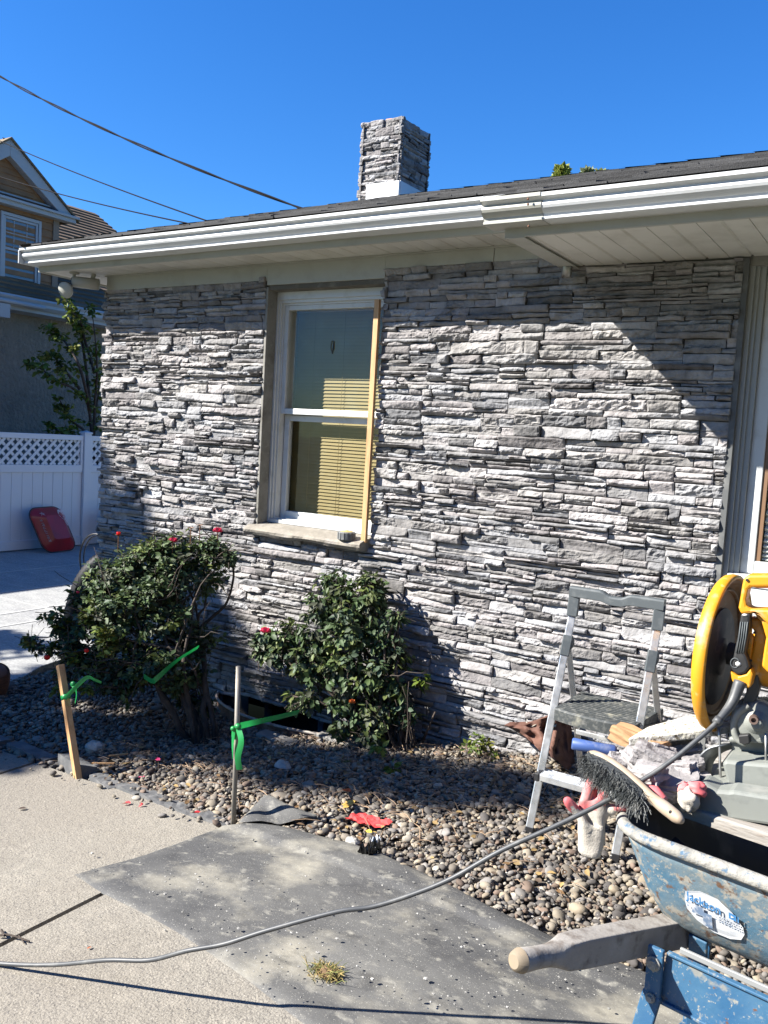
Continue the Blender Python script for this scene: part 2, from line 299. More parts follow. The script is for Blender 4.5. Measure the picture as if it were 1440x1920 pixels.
# concrete walk: slabs with open joints
EDGE = [(-9.5, 2.35), (-5.4, 2.45), (-3.99, 2.60), (-3.69, 2.635), (-3.31, 2.635), (-2.98, 2.635), (-2.42, 2.54), (-2.2, 2.53), (-1.2, 2.42), (-.5, 2.33), (5, 2.33)]
def edge(x): return np.interp(x, [e[0] for e in EDGE], [e[1] for e in EDGE])
b = MB()
joints = [-9.4, -5.07, -3.655, -2.252, -.85, .55, 1.95, 3.35]
for a, c in zip(joints[:-1], joints[1:]):
    for (y0, y1) in ((-1.4, -.012), (0.0, None)):
        g_ = .011 if not (abs(c+2.252) < .01 or abs(a+2.252) < .01) else .017
        X = np.linspace(a+g_, c-g_*.4, 22); rows = []
        ya = y0 if y1 is not None else 0.0
        for t in np.linspace(0, 1, 26):
            rows.append([(x, ya+(((y1 if y1 is not None else edge(x))-ya))*t, float(gh(x))+.014) for x in X])
        P = np.array(rows); b.grid(P)
        # turned-down edges
        def skirt(L):
            L = np.array(L); D = L.copy(); D[:, 2] -= .075; b.grid(np.stack([L, D]))
        skirt(P[-1][::-1]); skirt(P[:, 0][::-1]); skirt(P[:, -1]); skirt(P[0])
o = b.build('pavement', m_concrete); tag(o, kind='structure')
# yard slab beyond the corner
b = MB(); Z0 = -.215
def slab(poly, z, t=.12): b.prism([(x, y, z-t) for x, y in poly], (0, 0, t))
slab([(-16, 3.30), (-4.94, 3.28), (-5.0, 3.5), (-5.13, 3.73), (-5.18, 3.92), (-5.18, 16), (-16, 16)], Z0)
o = b.build('yard_paving', mat('yard_concrete', (.25, .25, .24), .85, var=[(3, 5, (.19, .19, .19), .42, .7), (9, 6, (.30, .30, .285), .5, .72), (60, 4, (.46, .46, .44), .5, .75)], bump=[(120, 4, .5, .003), (9, 4, .4, .006)], stretch=(.5, 1.6, 1)), bevel=.006)
tag(o, kind='structure')
b = MB()
for x0 in (-6.35, -6.75, -7.6, -8.6):
    b.box((x0, 3.31, Z0+.001), (x0+.03, 15.9, Z0+.004))
for y0 in (4.9, 6.2, 7.6, 9.0): b.box((-9.8, y0, Z0+.001), (-5.2, y0+.012, Z0+.0035))
tag(b.build('paving_joint', mat('pale_joint', (.38, .38, .365), .9)), kind='structure')

# gravel bed
b = MB()
gx = np.linspace(-5.0, 1.8, 90); P = []
for x in gx:
    P.append([(x, y, float(gh(x))-.012) for y in np.concatenate([np.linspace(float(edge(x))-.1, 3.68, 12), [3.72]])])
b.grid(np.array(P), flip=True)
P = []; 
for x0, x1 in ((-5.0, -3.72), (-2.47, 1.8)):
    b.grid(np.array([[(x, y, float(gh(x))-.012) for y in (3.72, 4.05)] for x in np.linspace(x0, x1, 30)]), flip=True)
o = b.build('gravel_bed_soil', m_soil); tag(o, kind='structure')

WELL = (-3.08, 4.02, .60, .31)      # centre x, y, half-axes of the window-well rim
def inwell(x, y, k=1.06): return ((x-WELL[0])/(WELL[2]*k))**2+((y-WELL[1])/(WELL[3]*k))**2 < 1
# unit pebble
def ico():
    t = (1+5**.5)/2; V = [(-1,t,0),(1,t,0),(-1,-t,0),(1,-t,0),(0,-1,t),(0,1,t),(0,-1,-t),(0,1,-t),(t,0,-1),(t,0,1),(-t,0,-1),(-t,0,1)]
    F = [(0,11,5),(0,5,1),(0,1,7),(0,7,10),(0,10,11),(1,5,9),(5,11,4),(11,10,2),(10,7,6),(7,1,8),(3,9,4),(3,4,2),(3,2,6),(3,6,8),(3,8,9),(4,9,5),(2,4,11),(6,2,10),(8,6,7),(9,8,1)]
    V = [np.array(v)/np.linalg.norm(v) for v in V]; c = {}; G = []
    def mid(a, b_):
        k = (min(a, b_), max(a, b_))
        if k not in c: m_ = V[a]+V[b_]; V.append(m_/np.linalg.norm(m_)); c[k] = len(V)-1
        return c[k]
    for a, b_, d in F:
        x, y, z = mid(a, b_), mid(b_, d), mid(d, a); G += [(a, x, z), (b_, y, x), (d, z, y), (x, y, z)]
    return np.array(V), np.array(G)
IV, IF = ico()
def np_build(name, V, F, col, m, smooth=True):
    me = bpy.data.meshes.new(name); nf = len(F); k = F.shape[1]
    me.vertices.add(len(V)); me.vertices.foreach_set("co", V.astype(np.float32).ravel())
    me.loops.add(nf*k); me.loops.foreach_set("vertex_index", F.astype(np.int32).ravel())
    me.polygons.add(nf); me.polygons.foreach_set("loop_start", np.arange(0, nf*k, k, dtype=np.int32))
    me.polygons.foreach_set("use_smooth", np.full(nf, smooth))
    if col is not None:
        at = me.color_attributes.new("col", 'FLOAT_COLOR', 'POINT'); at.data.foreach_set("color", np.c_[col, np.ones(len(col))].astype(np.float32).ravel())
    me.materials.append(m); me.update(calc_edges=True); me.validate()
    o = bpy.data.objects.new(name, me); scene.collection.objects.link(o); return o
def pebbles(N, size, seed, zoff, reg):
    R = np.random.RandomState(seed); X = R.uniform(-5.0, 1.2, N); Y = R.uniform(2.3, 3.96, N)
    ok = (Y > edge(X)+.03) & reg(X, Y); ok &= ~inwell(X, Y, 1.0)
    return X[ok], Y[ok]
X1, Y1 = pebbles(42000, 1, 3, 0, lambda x, y: (x > -5.0))
ns = 70; Rs = np.random.RandomState(77); xa = Rs.uniform(-4.6, -2.3, ns); X1 = np.append(X1, xa); Y1 = np.append(Y1, edge(xa)+.03-np.abs(Rs.normal(0, .06, ns)))
n = len(X1); R = np.random.RandomState(5)
sz = .0089*np.exp(R.normal(0, .38, n)); sc = np.stack([sz*R.uniform(1.0, 1.55, n), sz*R.uniform(.75, 1.1, n), sz*R.uniform(.5, .8, n)], 1)
yaw = R.uniform(0, 2*math.pi, n); tl = R.normal(0, .35, n); tl2 = R.normal(0, .3, n)
Z1 = np.where(Y1 < edge(X1)+.03, .022, 0)+gh(X1)+R.uniform(-.008, .012, n)+.006*vn(X1*4, Y1*4, 2)+np.clip((vn(X1*1.6, Y1*1.6, 9)), -.3, .5)*.02
base = IV[None]*(1+.12*R.normal(0, 1, (n, len(IV), 1)).clip(-1.5, 1.5)*.7)*sc[:, None]
cx, sx = np.cos(tl), np.sin(tl); yy = base[..., 1]*cx[:, None]-base[..., 2]*sx[:, None]; zz = base[..., 1]*sx[:, None]+base[..., 2]*cx[:, None]; base[..., 1] = yy; base[..., 2] = zz
cx, sx = np.cos(tl2), np.sin(tl2); xx = base[..., 0]*cx[:, None]+base[..., 2]*sx[:, None]; zz = -base[..., 0]*sx[:, None]+base[..., 2]*cx[:, None]; base[..., 0] = xx; base[..., 2] = zz
cx, sx = np.cos(yaw), np.sin(yaw); xx = base[..., 0]*cx[:, None]-base[..., 1]*sx[:, None]; yy = base[..., 0]*sx[:, None]+base[..., 1]*cx[:, None]; base[..., 0] = xx; base[..., 1] = yy
base += np.stack([X1, Y1, Z1], 1)[:, None]
pal = np.array([(.32,.28,.23),(.22,.20,.18),(.42,.37,.29),(.13,.12,.115),(.50,.42,.31),(.30,.22,.17),(.36,.34,.32),(.60,.56,.48),(.19,.14,.11)])
pc = pal[R.choice(len(pal), n, p=[.2,.18,.14,.12,.07,.11,.11,.03,.04])]*R.uniform(.75, 1.2, (n, 1))
o = np_build('river_gravel', base.reshape(-1, 3), (IF[None]+np.arange(n)[:, None, None]*len(IV)).reshape(-1, 3), np.repeat(pc, len(IV), 0), m_pebble)
tag(o, 'loose grey and tan river pebbles filling the planting bed along the wall', 'gravel', kind='stuff')

# edging stones between walk and gravel
es = [(-4.15, 2.66, .36, .10, 0, .035, 'pale grey edging stone at the far left end of the walk edge'), (-3.76, 2.69, .34, .085, -3, .03, 'grey edging stone beside the walk, just left of the tilted dark block'),
      (-3.43, 2.70, .22, .09, -9, .062, 'dark tilted edging block standing behind the foot of the wooden stake'), (-3.17, 2.675, .2, .085, -14, .016, 'flat slate edging stone just right of the wooden stake'),
      (-2.98, 2.665, .15, .08, -8, .02, 'short slate edging stone, second right of the wooden stake'), (-2.79, 2.64, .19, .075, -12, .012, 'slate edging stone half sunk in pebbles, third right of the stake'),
      (-2.58, 2.60, .2, .07, -10, .012, 'slate edging stone with red petals beside it'), (-2.38, 2.575, .16, .07, -8, .012, 'last slate edging stone next to the metal rod')]
for i, (x, y, L, W_, a, hh, lab) in enumerate(es):
    b = MB(); R_ = rotz(math.radians(a))@rotx(math.radians(-6 if i != 2 else -16))
    n1, n2 = 9, 4; P = []
    for s_ in np.linspace(-.5, .5, n1):
        P.append([np.array([s_*L, t*W_*(1+.12*vn(s_*9, i*3.1)), hh/2+.006*vn(s_*12+i*7, t*5)])@R_.T+np.array([x, y, gh(x)+.008+hh*.3]) for t in np.linspace(-.5, .5, n2)])
    P = np.array(P); b.grid(P, flip=True); ring = np.array(list(P[:, 0])+list(P[-1, 1:])+list(P[::-1, -1][1:])+list(P[0, ::-1][1:]))
    low = ring.copy(); low[:, 2] -= hh+.04; b.grid(np.stack([ring, low]))
    o = b.build('edging_stone', m_slate); tag(o, lab, 'edging stone', 'edging stones along the walk')

# ============================================================ HOUSE
WY = 3.95
house = thing('house', 'single storey house clad in grey stacked ledgestone with white gutters', 'house', (-2.6, 4.2, -.1))
# structural wall behind the stone, with openings
b = MB()
def wallbox(x0, x1, z0, z1): b.box((x0, 3.99, z0), (x1, 4.25, z1))
wallbox(-4.84, -3.72, -.6, 2.47); wallbox(-3.72, -3.437, -.05, 2.47); wallbox(-2.44, -.765, -.6, 2.47); wallbox(-3.437, -2.44, -.05, .895); wallbox(-2.60, -2.44, .925, 2.47); wallbox(-3.437, -2.6, 2.338, 2.47)
wallbox(-3.72, -2.44, -.6, -.45)
wallbox(-.765, 2.2, -.6, .74); wallbox(-.765, 2.2, 2.33, 2.47); wallbox(1.2, 2.2, .74, 2.33)
b.box((-4.84, 4.25, -.6), (-4.6, 9.6, 2.47)); b.box((2.0, 4.25, -.6), (2.2, 9.6, 2.47)); b.box((-4.84, 9.4, -.6), (2.2, 9.6, 2.47))
b.build('wall', m_stucco, house)

def ledge(mb, L, z0, z1, top, holes, fr, seed, dens=1.0, hmin=.018, low=None, wrap=False):
    """stacked stones over 0<u<L; fr(u, v, d) gives the 3-D point, d outward"""
    R = random.Random(seed); z = z0; k = 0
    while z < z1:
        H = R.uniform(.06, .112)*dens; H = min(H, z1-z) if z1-z-H > .03 else z1-z
        u = -R.uniform(0, .3)
        while u < L:
            W_ = R.choice([.18, .3, .4, .55])*R.uniform(.7, 1.25)*dens
            nr = R.choices([1, 2, 3, 4], [.0, .30, .46, .24])[0]
            if H < .06: nr = 1
            cuts = [0]+[(q+1)/nr+R.uniform(-.30, .30)/nr for q in range(nr-1)]+[1]
            for r_ in range(nr):
                a0, a1 = z+H*cuts[r_], z+H*cuts[r_+1]; hh = a1-a0
                x = u
                while x < u+W_-1e-6:
                    w_ = R.choice([R.uniform(.06, .16), R.uniform(.14, .28), R.uniform(.25, .5)])*dens
                    if u+W_-(x+w_) < .05*dens: w_ = u+W_-x
                    stone(mb, x, x+w_, a0, a1, L, top, holes, fr, R, k, dens, low, wrap); k += 1; x += w_
            u += W_
        z += H
def stone(mb, x0, x1, a0, a1, L, top, holes, fr, R, k, dens, low, wrap):
    g1, g2 = R.uniform(.0008, .003), R.uniform(.001, .0035)
    jl, jr = (R.uniform(-.012, .012) if wrap else 0), 0
    x0 = max(x0, jl); x1 = min(x1, L); 
    tz = top((x0+x1)/2); a1c = tz if tz-a1 < .02 else min(a1, tz)
    if low is not None and a1 < low((x0+x1)/2): return
    for (hx0, hx1, hz0, hz1) in holes:
        if a1 > hz0+.004 and a0 < hz1-.004 and x1 > hx0 and x0 < hx1:
            if a1-hz0 < (a1-a0)*.5: a1c = min(a1c, hz0); continue
            if hz1-a0 < (a1-a0)*.5: a0 = max(a0, hz1); continue
            if x0 < hx0 and hx0-x0 >= x1-hx1: x1 = hx0+R.uniform(-.006, .006)
            elif x1 > hx1: x0 = hx1+R.uniform(-.004, .004)
            else: return
    a1 = a1c
    if x1-x0 < .018 or a1-a0 < .008: return
    x0 += g1; x1 -= g1; a0 += g2*.7; a1 -= g2*.7; w_ = x1-x0; hh = a1-a0
    nu = max(3, int(w_/(.0075*dens))); nv = max(3, int(hh/(.0055*dens)))
    U = np.linspace(0, 1, nu+1)[:, None]*np.ones((1, nv+1)); Vv = np.ones((nu+1, 1))*np.linspace(0, 1, nv+1)[None]
    s_ = R.random()*900; uu = x0+w_*U; vvv = a0+hh*Vv
    jt = .0055*fbm(uu*16, uu*0+s_, s_, 2); jb = .0055*fbm(uu*16, uu*0+s_+9, s_, 2)
    vvv = vvv+jt*Vv*(1 if a1 < 2.3 else .3)+jb*(1-Vv); uu = uu+.003*fbm(vvv*30, vvv*0+s_, s_+4, 2)*(2*U-1)
    lx, lz = U*w_, Vv*hh
    d = np.full(lx.shape, R.choice([R.uniform(.010, .020), R.uniform(.022, .036), R.uniform(.034, .050)]))
    d = d+(U-.5)*R.uniform(-.006, .006)+(Vv-.5)*R.uniform(-.014, .032)
    for q in range(R.choice([1, 2, 2, 3])):
        th = R.uniform(0, 2*math.pi); pu, pv = R.uniform(.1, .9)*w_, R.uniform(.1, .9)*hh
        sl = R.uniform(.15, .65); pl = .030*R.uniform(.7, 1.5)+(np.cos(th)*(lx-pu)*sl*.5+np.sin(th)*(lz-pv)*sl)
        d = np.minimum(d, pl+.006)
    rough = R.choice([.4, .9, 1.3, 1.7])
    warp = .15*vn(lx*20, lz*20, s_)
    d = d+rough*.0125*(-np.abs(fbm(lx*16+warp*3, lz*38+warp, s_, 3)))+rough*.0036*fbm(lx*70, lz*90, s_+5, 2)
    e = np.minimum(np.minimum(lx, w_-lx), np.minimum(lz, hh-lz)); d = d-.0045*np.exp(-e/.0028)
    d = np.maximum(d, .007)*dens
    P = fr(uu, vvv, d)
    g = R.choice([.30, .35, .40, .43, .27, .20, .37, .40, .24, .33]); tn = R.choice([(1, .97, .95), (1, 1, .99), (.97, .99, 1.01), (1, .98, .94), (1.02, .975, .96)])
    g *= R.uniform(.9, 1.1); col = np.array(tn)*g
    cc = np.clip(col[None]*(1+.28*fbm(lx*9, lz*14, s_+2, 3).reshape(-1, 1)), .05, .7)
    m_, n2 = nu+1, nv+1
    F = [(i*n2+j, (i+1)*n2+j, (i+1)*n2+j+1, i*n2+j+1) for i in range(nu) for j in range(nv)]
    ring = [i*n2 for i in range(m_)]+[nu*n2+j for j in range(1, n2)]+[i*n2+nv for i in range(nu-1, -1, -1)]+[j for j in range(nv-1, 0, -1)]
    Q = fr(uu.reshape(-1)[ring], vvv.reshape(-1)[ring], np.full(len(ring), -.004)); base_ = m_*n2
    F += [(ring[q], base_+q, base_+(q+1) % len(ring), ring[(q+1) % len(ring)]) for q in range(len(ring))]
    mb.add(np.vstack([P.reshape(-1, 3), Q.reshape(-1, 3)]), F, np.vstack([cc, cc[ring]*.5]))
def stack(x, y, z): return np.stack([x, y, z], -1)
b = MB()
def top_f(u):
    x = u-4.885
    if x < -3.43: return 2.39
    if x < -1.50: return 2.412
    return 2.357
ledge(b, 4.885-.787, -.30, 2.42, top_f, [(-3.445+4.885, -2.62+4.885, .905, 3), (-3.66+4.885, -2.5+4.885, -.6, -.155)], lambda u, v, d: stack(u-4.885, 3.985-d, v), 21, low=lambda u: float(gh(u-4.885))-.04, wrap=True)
b.build('stone_veneer', m_stone, house)
b = MB(); ledge(b, 5.4, -.30, 2.42, lambda u: 2.39, [], lambda u, v, d: stack(-4.835-d, 9.4-u, v), 5, dens=1.3)
b.build('stone_veneer', m_stone, house)
b = MB(); b.box((-4.82, 3.984, -.4), (-3.455, 3.992, 2.38)); b.box((-3.455, 3.984, -.05), (-2.605, 3.992, .88)); b.box((-2.605, 3.984, -.4), (-.795, 3.992, 2.36))
b.build('mortar_bed', m_mortar, house)

# frieze, soffits, fascias
b = MB(); b.box((-4.86, 3.962, 2.389), (-3.44, 3.992, 2.485)); b.box((-3.44, 3.962, 2.362), (-2.612, 3.992, 2.485)); b.box((-2.612, 3.962, 2.411), (-1.97, 3.992, 2.485)); b.box((-1.968, 3.964, 2.411), (-1.50, 3.992, 2.485)); b.box((-4.87, 3.95, 2.478), (-1.5, 3.968, 2.486))
b.build('frieze_board', m_offwhite, house, bevel=.002)
def soffit(x0, x1, y0, y1, z, pitch=.1):
    mb = MB(); x = x0; prof = []
    while x < x1:
        prof += [(x, 0), (x+pitch*.5-.012, 0), (x+pitch*.5-.006, .007), (x+pitch*.5, .007), (x+pitch*.5+.004, 0), (x+pitch-.004, 0), (x+pitch-.002, .011), (x+pitch, .011)]; x += pitch
    P = np.array([[(min(px, x1), y, z+h_) for (px, h_) in prof] for y in (y0, y1)]); mb.grid(P)
    return mb
soffit(-5.22, -1.60, 3.70, 3.965, 2.486, .197).build('soffit', m_soffit, house)
soffit(-1.585, 2.1, 3.325, 3.97, 2.3635, .185).build('soffit', m_soffit, house)
b = MB(); b.box((-5.225, 3.69, 2.478), (-1.60, 3.705, 2.60)); b.box((-5.225, 3.705, 2.478), (-5.21, 9.9, 2.60))
b.build('fascia_board', m_offwhite, house, bevel=.003)
b = MB(); b.box((-1.585, 3.31, 2.355), (2.1, 3.325, 2.48)); b.build('fascia_board', m_offwhite, house, bevel=.003)
b = MB()   # side board of the deep eave: wide face outside, strip underneath
b.prism([(-1.602, 3.31, 2.352), (-1.602, 3.99, 2.352), (-1.602, 3.99, 2.62), (-1.602, 3.31, 2.46)], (.02, 0, 0))
b.box((-1.582, 3.31, 2.350), (-1.515, 3.99, 2.356)); b.build('eave_side_board', m_offwhite, house, bevel=.002)
b = MB(); b.prism([(-5.23, 3.7, 2.49), (-5.23, 4.3, 2.49), (-4.86, 4.3, 2.49), (-4.86, 3.96, 2.49), (-4.9, 3.7, 2.49)], (0, 0, .01))
b.box((-5.23, 4.3, 2.484), (-4.86, 9.8, 2.494)); b.build('soffit', m_soffit, house)

def gutter(x0, x1, yb, zb, ext=0):
    pr = [(yb, zb+.085), (yb, zb), (yb-.100, zb), (yb-.106, zb+.003), (yb-.106, zb+.010), (yb-.102, zb+.014), (yb-.104, zb+.022), (yb-.116, zb+.031), (yb-.127, zb+.040), (yb-.132, zb+.050), (yb-.130, zb+.059), (yb-.122, zb+.064), (yb-.122, zb+.070), (yb-.140, zb+.078), (yb-.146, zb+.080), (yb-.146, zb+.094), (yb-.132, zb+.095)]
    inn = [(yb-.132, zb+.092), (yb-.142, zb+.091), (yb-.142, zb+.083), (yb-.118, zb+.072), (yb-.118, zb+.062), (yb-.127, zb+.050), (yb-.112, zb+.033), (yb-.099, zb+.02), (yb-.098, zb+.004), (yb-.004, zb+.004), (yb-.004, zb+.085)]
    if ext: pr = [(yb+(y-yb)*1.0-(ext if y < yb-.05 else 0), z+(-ext if z < zb+.02 else ext*.6)) for y, z in pr]; inn = [(y, z) for y, z in inn]
    X = np.linspace(x0, x1, 24); prof = pr+inn
    P = np.array([[(x, y+.0012*math.sin(x*3.1), z+.0010*math.sin(x*2.3+1)) for (y, z) in prof+[prof[0]]] for x in X])
    mb = MB(); mb.grid(P)
    for x in (x0, x1): mb.add([(x, y, z) for y, z in pr]+[(x, yb, zb+.085)], [tuple(range(len(pr)))])
    return mb
g1 = gutter(-5.235, -1.645, 3.695, 2.514).build('gutter', m_white, house)
b = MB(); b.box((-5.245, 3.55, 2.512), (-5.235, 3.70, 2.598)); b.build('end_cap', m_white, g1, bevel=.003)
g2 = gutter(-1.655, 2.3, 3.328, 2.392).build('gutter', m_white, house)
c_ = gutter(-1.66, -1.40, 3.328, 2.392, .0025); c_.build('gutter_joint', m_offwhite, g2)
for px, py in ((990, 373), (990, 383), (991, 424)):
    p = atY(px, py, 3.1795 if py < 400 else 3.2); b = MB(); b.ell(p, (.005, .004, .005), n=8, m=5); b.build('screw', m_rust, g2, smooth=True)
b = MB(); p = atZ(1064, 512, 2.352); b.lathe([(.0, 0), (.026, 0), (.026, -.002), (.023, -.05), (.019, -.05), (.019, -.01)], (-1.555, 3.90, 2.352), (0, 0, 1), 20); b.build('vent_outlet', m_steel, house, smooth=True)

# roof: one slope stepping forward over the deep eave, hip at the left
K = .342; EY, EZ = 3.16, 2.487
def rz_(y): return EZ+K*(y-EY)
b = MB(); R = random.Random(4); RY = 5.45
s_len = RY-3.225; ncr = 19; ex = s_len/ncr
b.add([(-1.66, 3.24, rz_(3.24)-.01), (2.4, 3.24, rz_(3.24)-.01), (2.4, RY, rz_(RY)-.01), (-3.36, RY, rz_(RY)-.01), (-5.22, 3.62, rz_(3.62)-.01), (-1.66, 3.62, rz_(3.62)-.01)], [(0, 1, 2, 3, 4, 5)], (.05, .05, .052))
b.add([(-5.22, 3.58, rz_(3.58)-.01), (-3.36, RY, rz_(RY)-.01), (-3.36, 8.2, rz_(RY)-.01), (-5.22, 10.0, rz_(3.58)-.01)], [(0, 1, 2, 3)], (.05, .05, .052))
b.add([(-3.36, RY, rz_(RY)-.01), (2.4, RY, rz_(RY)-.01), (2.4, 9.9, 2.5), (-5.2, 9.9, 2.5)], [(0, 1, 2, 3)], (.05, .05, .052))
for c in range(ncr):
    y0 = 3.222+c*ex; y1 = y0+ex*1.35; 
    xl = -1.665 if y0 < 3.57 else -5.24+(y0-3.60)
    x = xl
    while x < 2.4:
        w_ = R.uniform(.10, .30); hh = R.choice([.004, .008, .011]); dy = R.choice([0, 0, .02]); g = R.uniform(.018, .05)
        t0 = rz_(y0-dy*.3)+hh; t1 = rz_(y1)-.002
        xa, xb = x, min(x+w_, 2.4); tw = R.uniform(-.002, .003)
        b.add([(xa, y0-dy*.3, t0-hh-.004), (xb, y0-dy*.3, t0-hh-.004), (xb, y1, t1-.004), (xa, y1, t1-.004), (xa, y0-dy*.3, t0+tw), (xb, y0-dy*.3, t0), (xb, y1, t1), (xa, y1, t1)], [(4,5,6,7),(0,1,5,4),(3,0,4,7),(1,2,6,5)], (g, g, g*1.02))
        x += w_
for i in range(16):      # hip and ridge caps
    t = i/16; t2 = (i+1.3)/16
    p = np.array([-5.24+t*1.9, 3.57+t*1.9, rz_(3.57+t*1.9)+.012]); q = np.array([-5.24+t2*1.9, 3.57+t2*1.9, rz_(3.57+t2*1.9)+.004]); s2 = np.array([.05, -.05, -.016]); s3 = np.array([-.05, .05, -.016]); g = R.uniform(.02, .05)
    b.add([p+s2, p, p+s3, q+s2, q, q+s3], [(0, 1, 4, 3), (1, 2, 5, 4), (0, 2, 1)], (g, g, g))
for i in range(30):
    x = -3.36+i*.19; g = R.uniform(.02, .05); z = rz_(RY)+.012
    b.add([(x, RY-.07, z-.02), (x, RY, z), (x, RY+.07, z-.02), (x+.22, RY-.07, z-.028), (x+.22, RY, z-.008), (x+.22, RY+.07, z-.028)], [(0, 1, 4, 3), (1, 2, 5, 4)], (g, g, g))
b.build('roof', m_shingle, house)
# white strip (drip edge) under the shingles
b = MB(); b.box((-5.235, 3.555, 2.60), (-1.66, 3.70, 2.606)); b.box((-1.65, 3.19, 2.480), (2.3, 3.33, 2.485)); b.build('drip_edge', m_white, house)

# chimney
CX0, CX1, CY0, CY1 = -3.925, -3.545, 5.5, 5.93
ch = MB(); ch.box((CX0+.03, CY0+.03, 2.9), (CX1-.03, CY1-.03, 3.80)); chim = ch.build('chimney', m_mortar, house)
b = MB()
ctop = lambda u: 3.865
ledge(b, CX1-CX0, 3.0, 3.87, ctop, [(.10, .9, 2.0, 3.40)], lambda u, v, d: stack(CX0+u, CY0+.03-d, v), 31, dens=.8)
ledge(b, CY1-CY0, 3.4, 3.87, ctop, [], lambda u, v, d: stack(CX1-.03+d, CY0+u, v), 32, dens=.8)
ledge(b, CX1-CX0, 3.0, 3.87, ctop, [], lambda u, v, d: stack(CX1-u, CY1-.03+d, v), 33, dens=.9)
ledge(b, CY1-CY0, 3.0, 3.87, ctop, [], lambda u, v, d: stack(CX0+.03-d, CY1-u, v), 34, dens=.9)
b.build('chimney_stone', m_stone, chim)
b = MB(); b.box((CX0+.10, CY0-.022, 3.2), (CX1+.012, CY0, 3.395)); b.box((CX1, CY0+.0, 3.2), (CX1+.012, CY1+.02, 3.40)); b.box((CX0+.08, CY0-.04, 3.255), (CX1+.03, CY0-.02, 3.275)); b.box((CX1+.012, CY0, 3.27), (CX1+.07, CY1+.05, 3.285))
b.build('flashing', m_white, chim, bevel=.004)
b = MB(); b.lathe([(.0, 3.82), (.085, 3.82), (.088, 3.875), (.08, 3.895), (.062, 3.895), (.06, 3.84), (0, 3.84)], (CX0+.20, CY0+.17, 0), (0, 0, 1), 20); b.ell((CX0+.20, CY0+.15, 3.875), (.085, .08, .03), jit=.2)
b.build('flue_pot', m_clay, chim, smooth=True)

# -------- double-hung window
win = MB(); y0 = 4.055; XL, XR, ZB, ZT = -3.43, -2.585, .955, 2.335
def frame(mb, xl, xr, zb, zt, w_, ya, yb, wt=None, wb=None, wr=None):
    wt = w_ if wt is None else wt; wb = w_ if wb is None else wb; wr = w_ if wr is None else wr
    mb.box((xl, ya, zb), (xl+w_, yb, zt)); mb.box((xr-wr, ya, zb), (xr, yb, zt)); mb.box((xl+w_, ya, zt-wt), (xr-wr, yb, zt)); mb.box((xl+w_, ya, zb), (xr-wr, yb, zb+wb))
frame(win, XL, XR, ZB, ZT, .014, 4.05, 4.2, wt=.045, wb=.02); frame(win, XL+.014, XR-.014, ZB+.02, ZT-.045, .012, 4.062, 4.2, wt=.018, wb=.004); frame(win, XL+.026, XR-.026, ZB+.024, ZT-.063, .01, 4.078, 4.2, wt=.012, wb=.003)
W1 = win.build('window', m_vinyl, house, bevel=.0025)
up = MB(); frame(up, XL+.036, XR-.036, 1.615, ZT-.075, .03, 4.085, 4.12, wt=.028, wb=.034); U1 = up.build('upper_sash', m_vinyl, W1, bevel=.003)
lo = MB(); frame(lo, XL+.040, XR-.036, ZB+.02, 1.612, .038, 4.125, 4.16, wt=.036, wb=.052); L1 = lo.build('lower_sash', m_vinyl, W1, bevel=.003)
b = MB(); b.box((XL+.04, 4.085, ZB+.015), (XR-.03, 4.124, ZB+.028)); b.build('sill_track', m_vinyl, W1)
b = MB(); b.grid([[(XL+.06, 4.104, 1.64), (XL+.06, 4.104, ZT-.10)], [(XR-.06, 4.104, 1.64), (XR-.06, 4.104, ZT-.10)]], flip=True); b.build('upper_glass', m_glass, W1)
b = MB(); b.grid([[(XL+.07, 4.144, ZB+.06), (XL+.07, 4.144, 1.585)], [(XR-.07, 4.144, ZB+.06), (XR-.07, 4.144, 1.585)]], flip=True); b.build('lower_glass', m_glass, W1)
b = MB(); zz_ = ZB+.05; R = random.Random(3)
while zz_ < ZT-.09:
    ph = R.uniform(-.05, .05); ys_ = 4.205; a_ = math.radians(64)+ph; q = .0125; X = np.linspace(XL+.05, XR-.05, 14)
    P = np.array([[(x, ys_+s_*q*math.cos(a_)+0, zz_+s_*q*math.sin(a_)+.0015*(1-s_*s_)+.001*math.sin(x*5+zz_*9)) for s_ in (-1, -.3, .3, 1)] for x in X])
    b.grid(P); zz_ += .0205
for x in (-3.24, -3.02, -2.80): b.tube([(x, 4.19, ZB+.05), (x, 4.19, ZT-.08)], .0012, 5)
b.box((XL+.05, 4.185, ZB+.035), (XR-.05, 4.215, ZB+.048)); b.box((XL+.05, 4.185, ZT-.10), (XR-.05, 4.225, ZT-.08))
b.build('blind', m_blind, W1, smooth=True)
b = MB(); b.box((-3.6, 4.6, .7), (-2.4, 4.62, 2.5)); b.box((-3.6, 4.25, .7), (-3.58, 4.6, 2.5)); b.box((-2.42, 4.25, .7), (-2.4, 4.6, 2.5)); b.box((-3.6, 4.25, .7), (-2.4, 4.6, .72)); b.box((-3.6, 4.25, 2.48), (-2.4, 4.6, 2.5))
b.build('room_interior', mat('room_wall', (.25, .22, .14), .9), W1)
b = MB(); b.tube([(-3.04+.012*math.cos(t), 4.10, 2.02+.032*math.sin(t)) for t in np.linspace(0, 6.28, 14)], .0018, 5); b.tube([(-3.03, 4.1, 2.05), (-3.035, 4.1, 2.0), (-3.04, 4.1, 1.975)], .003, 5); b.build('suction_hook', m_black, W1)
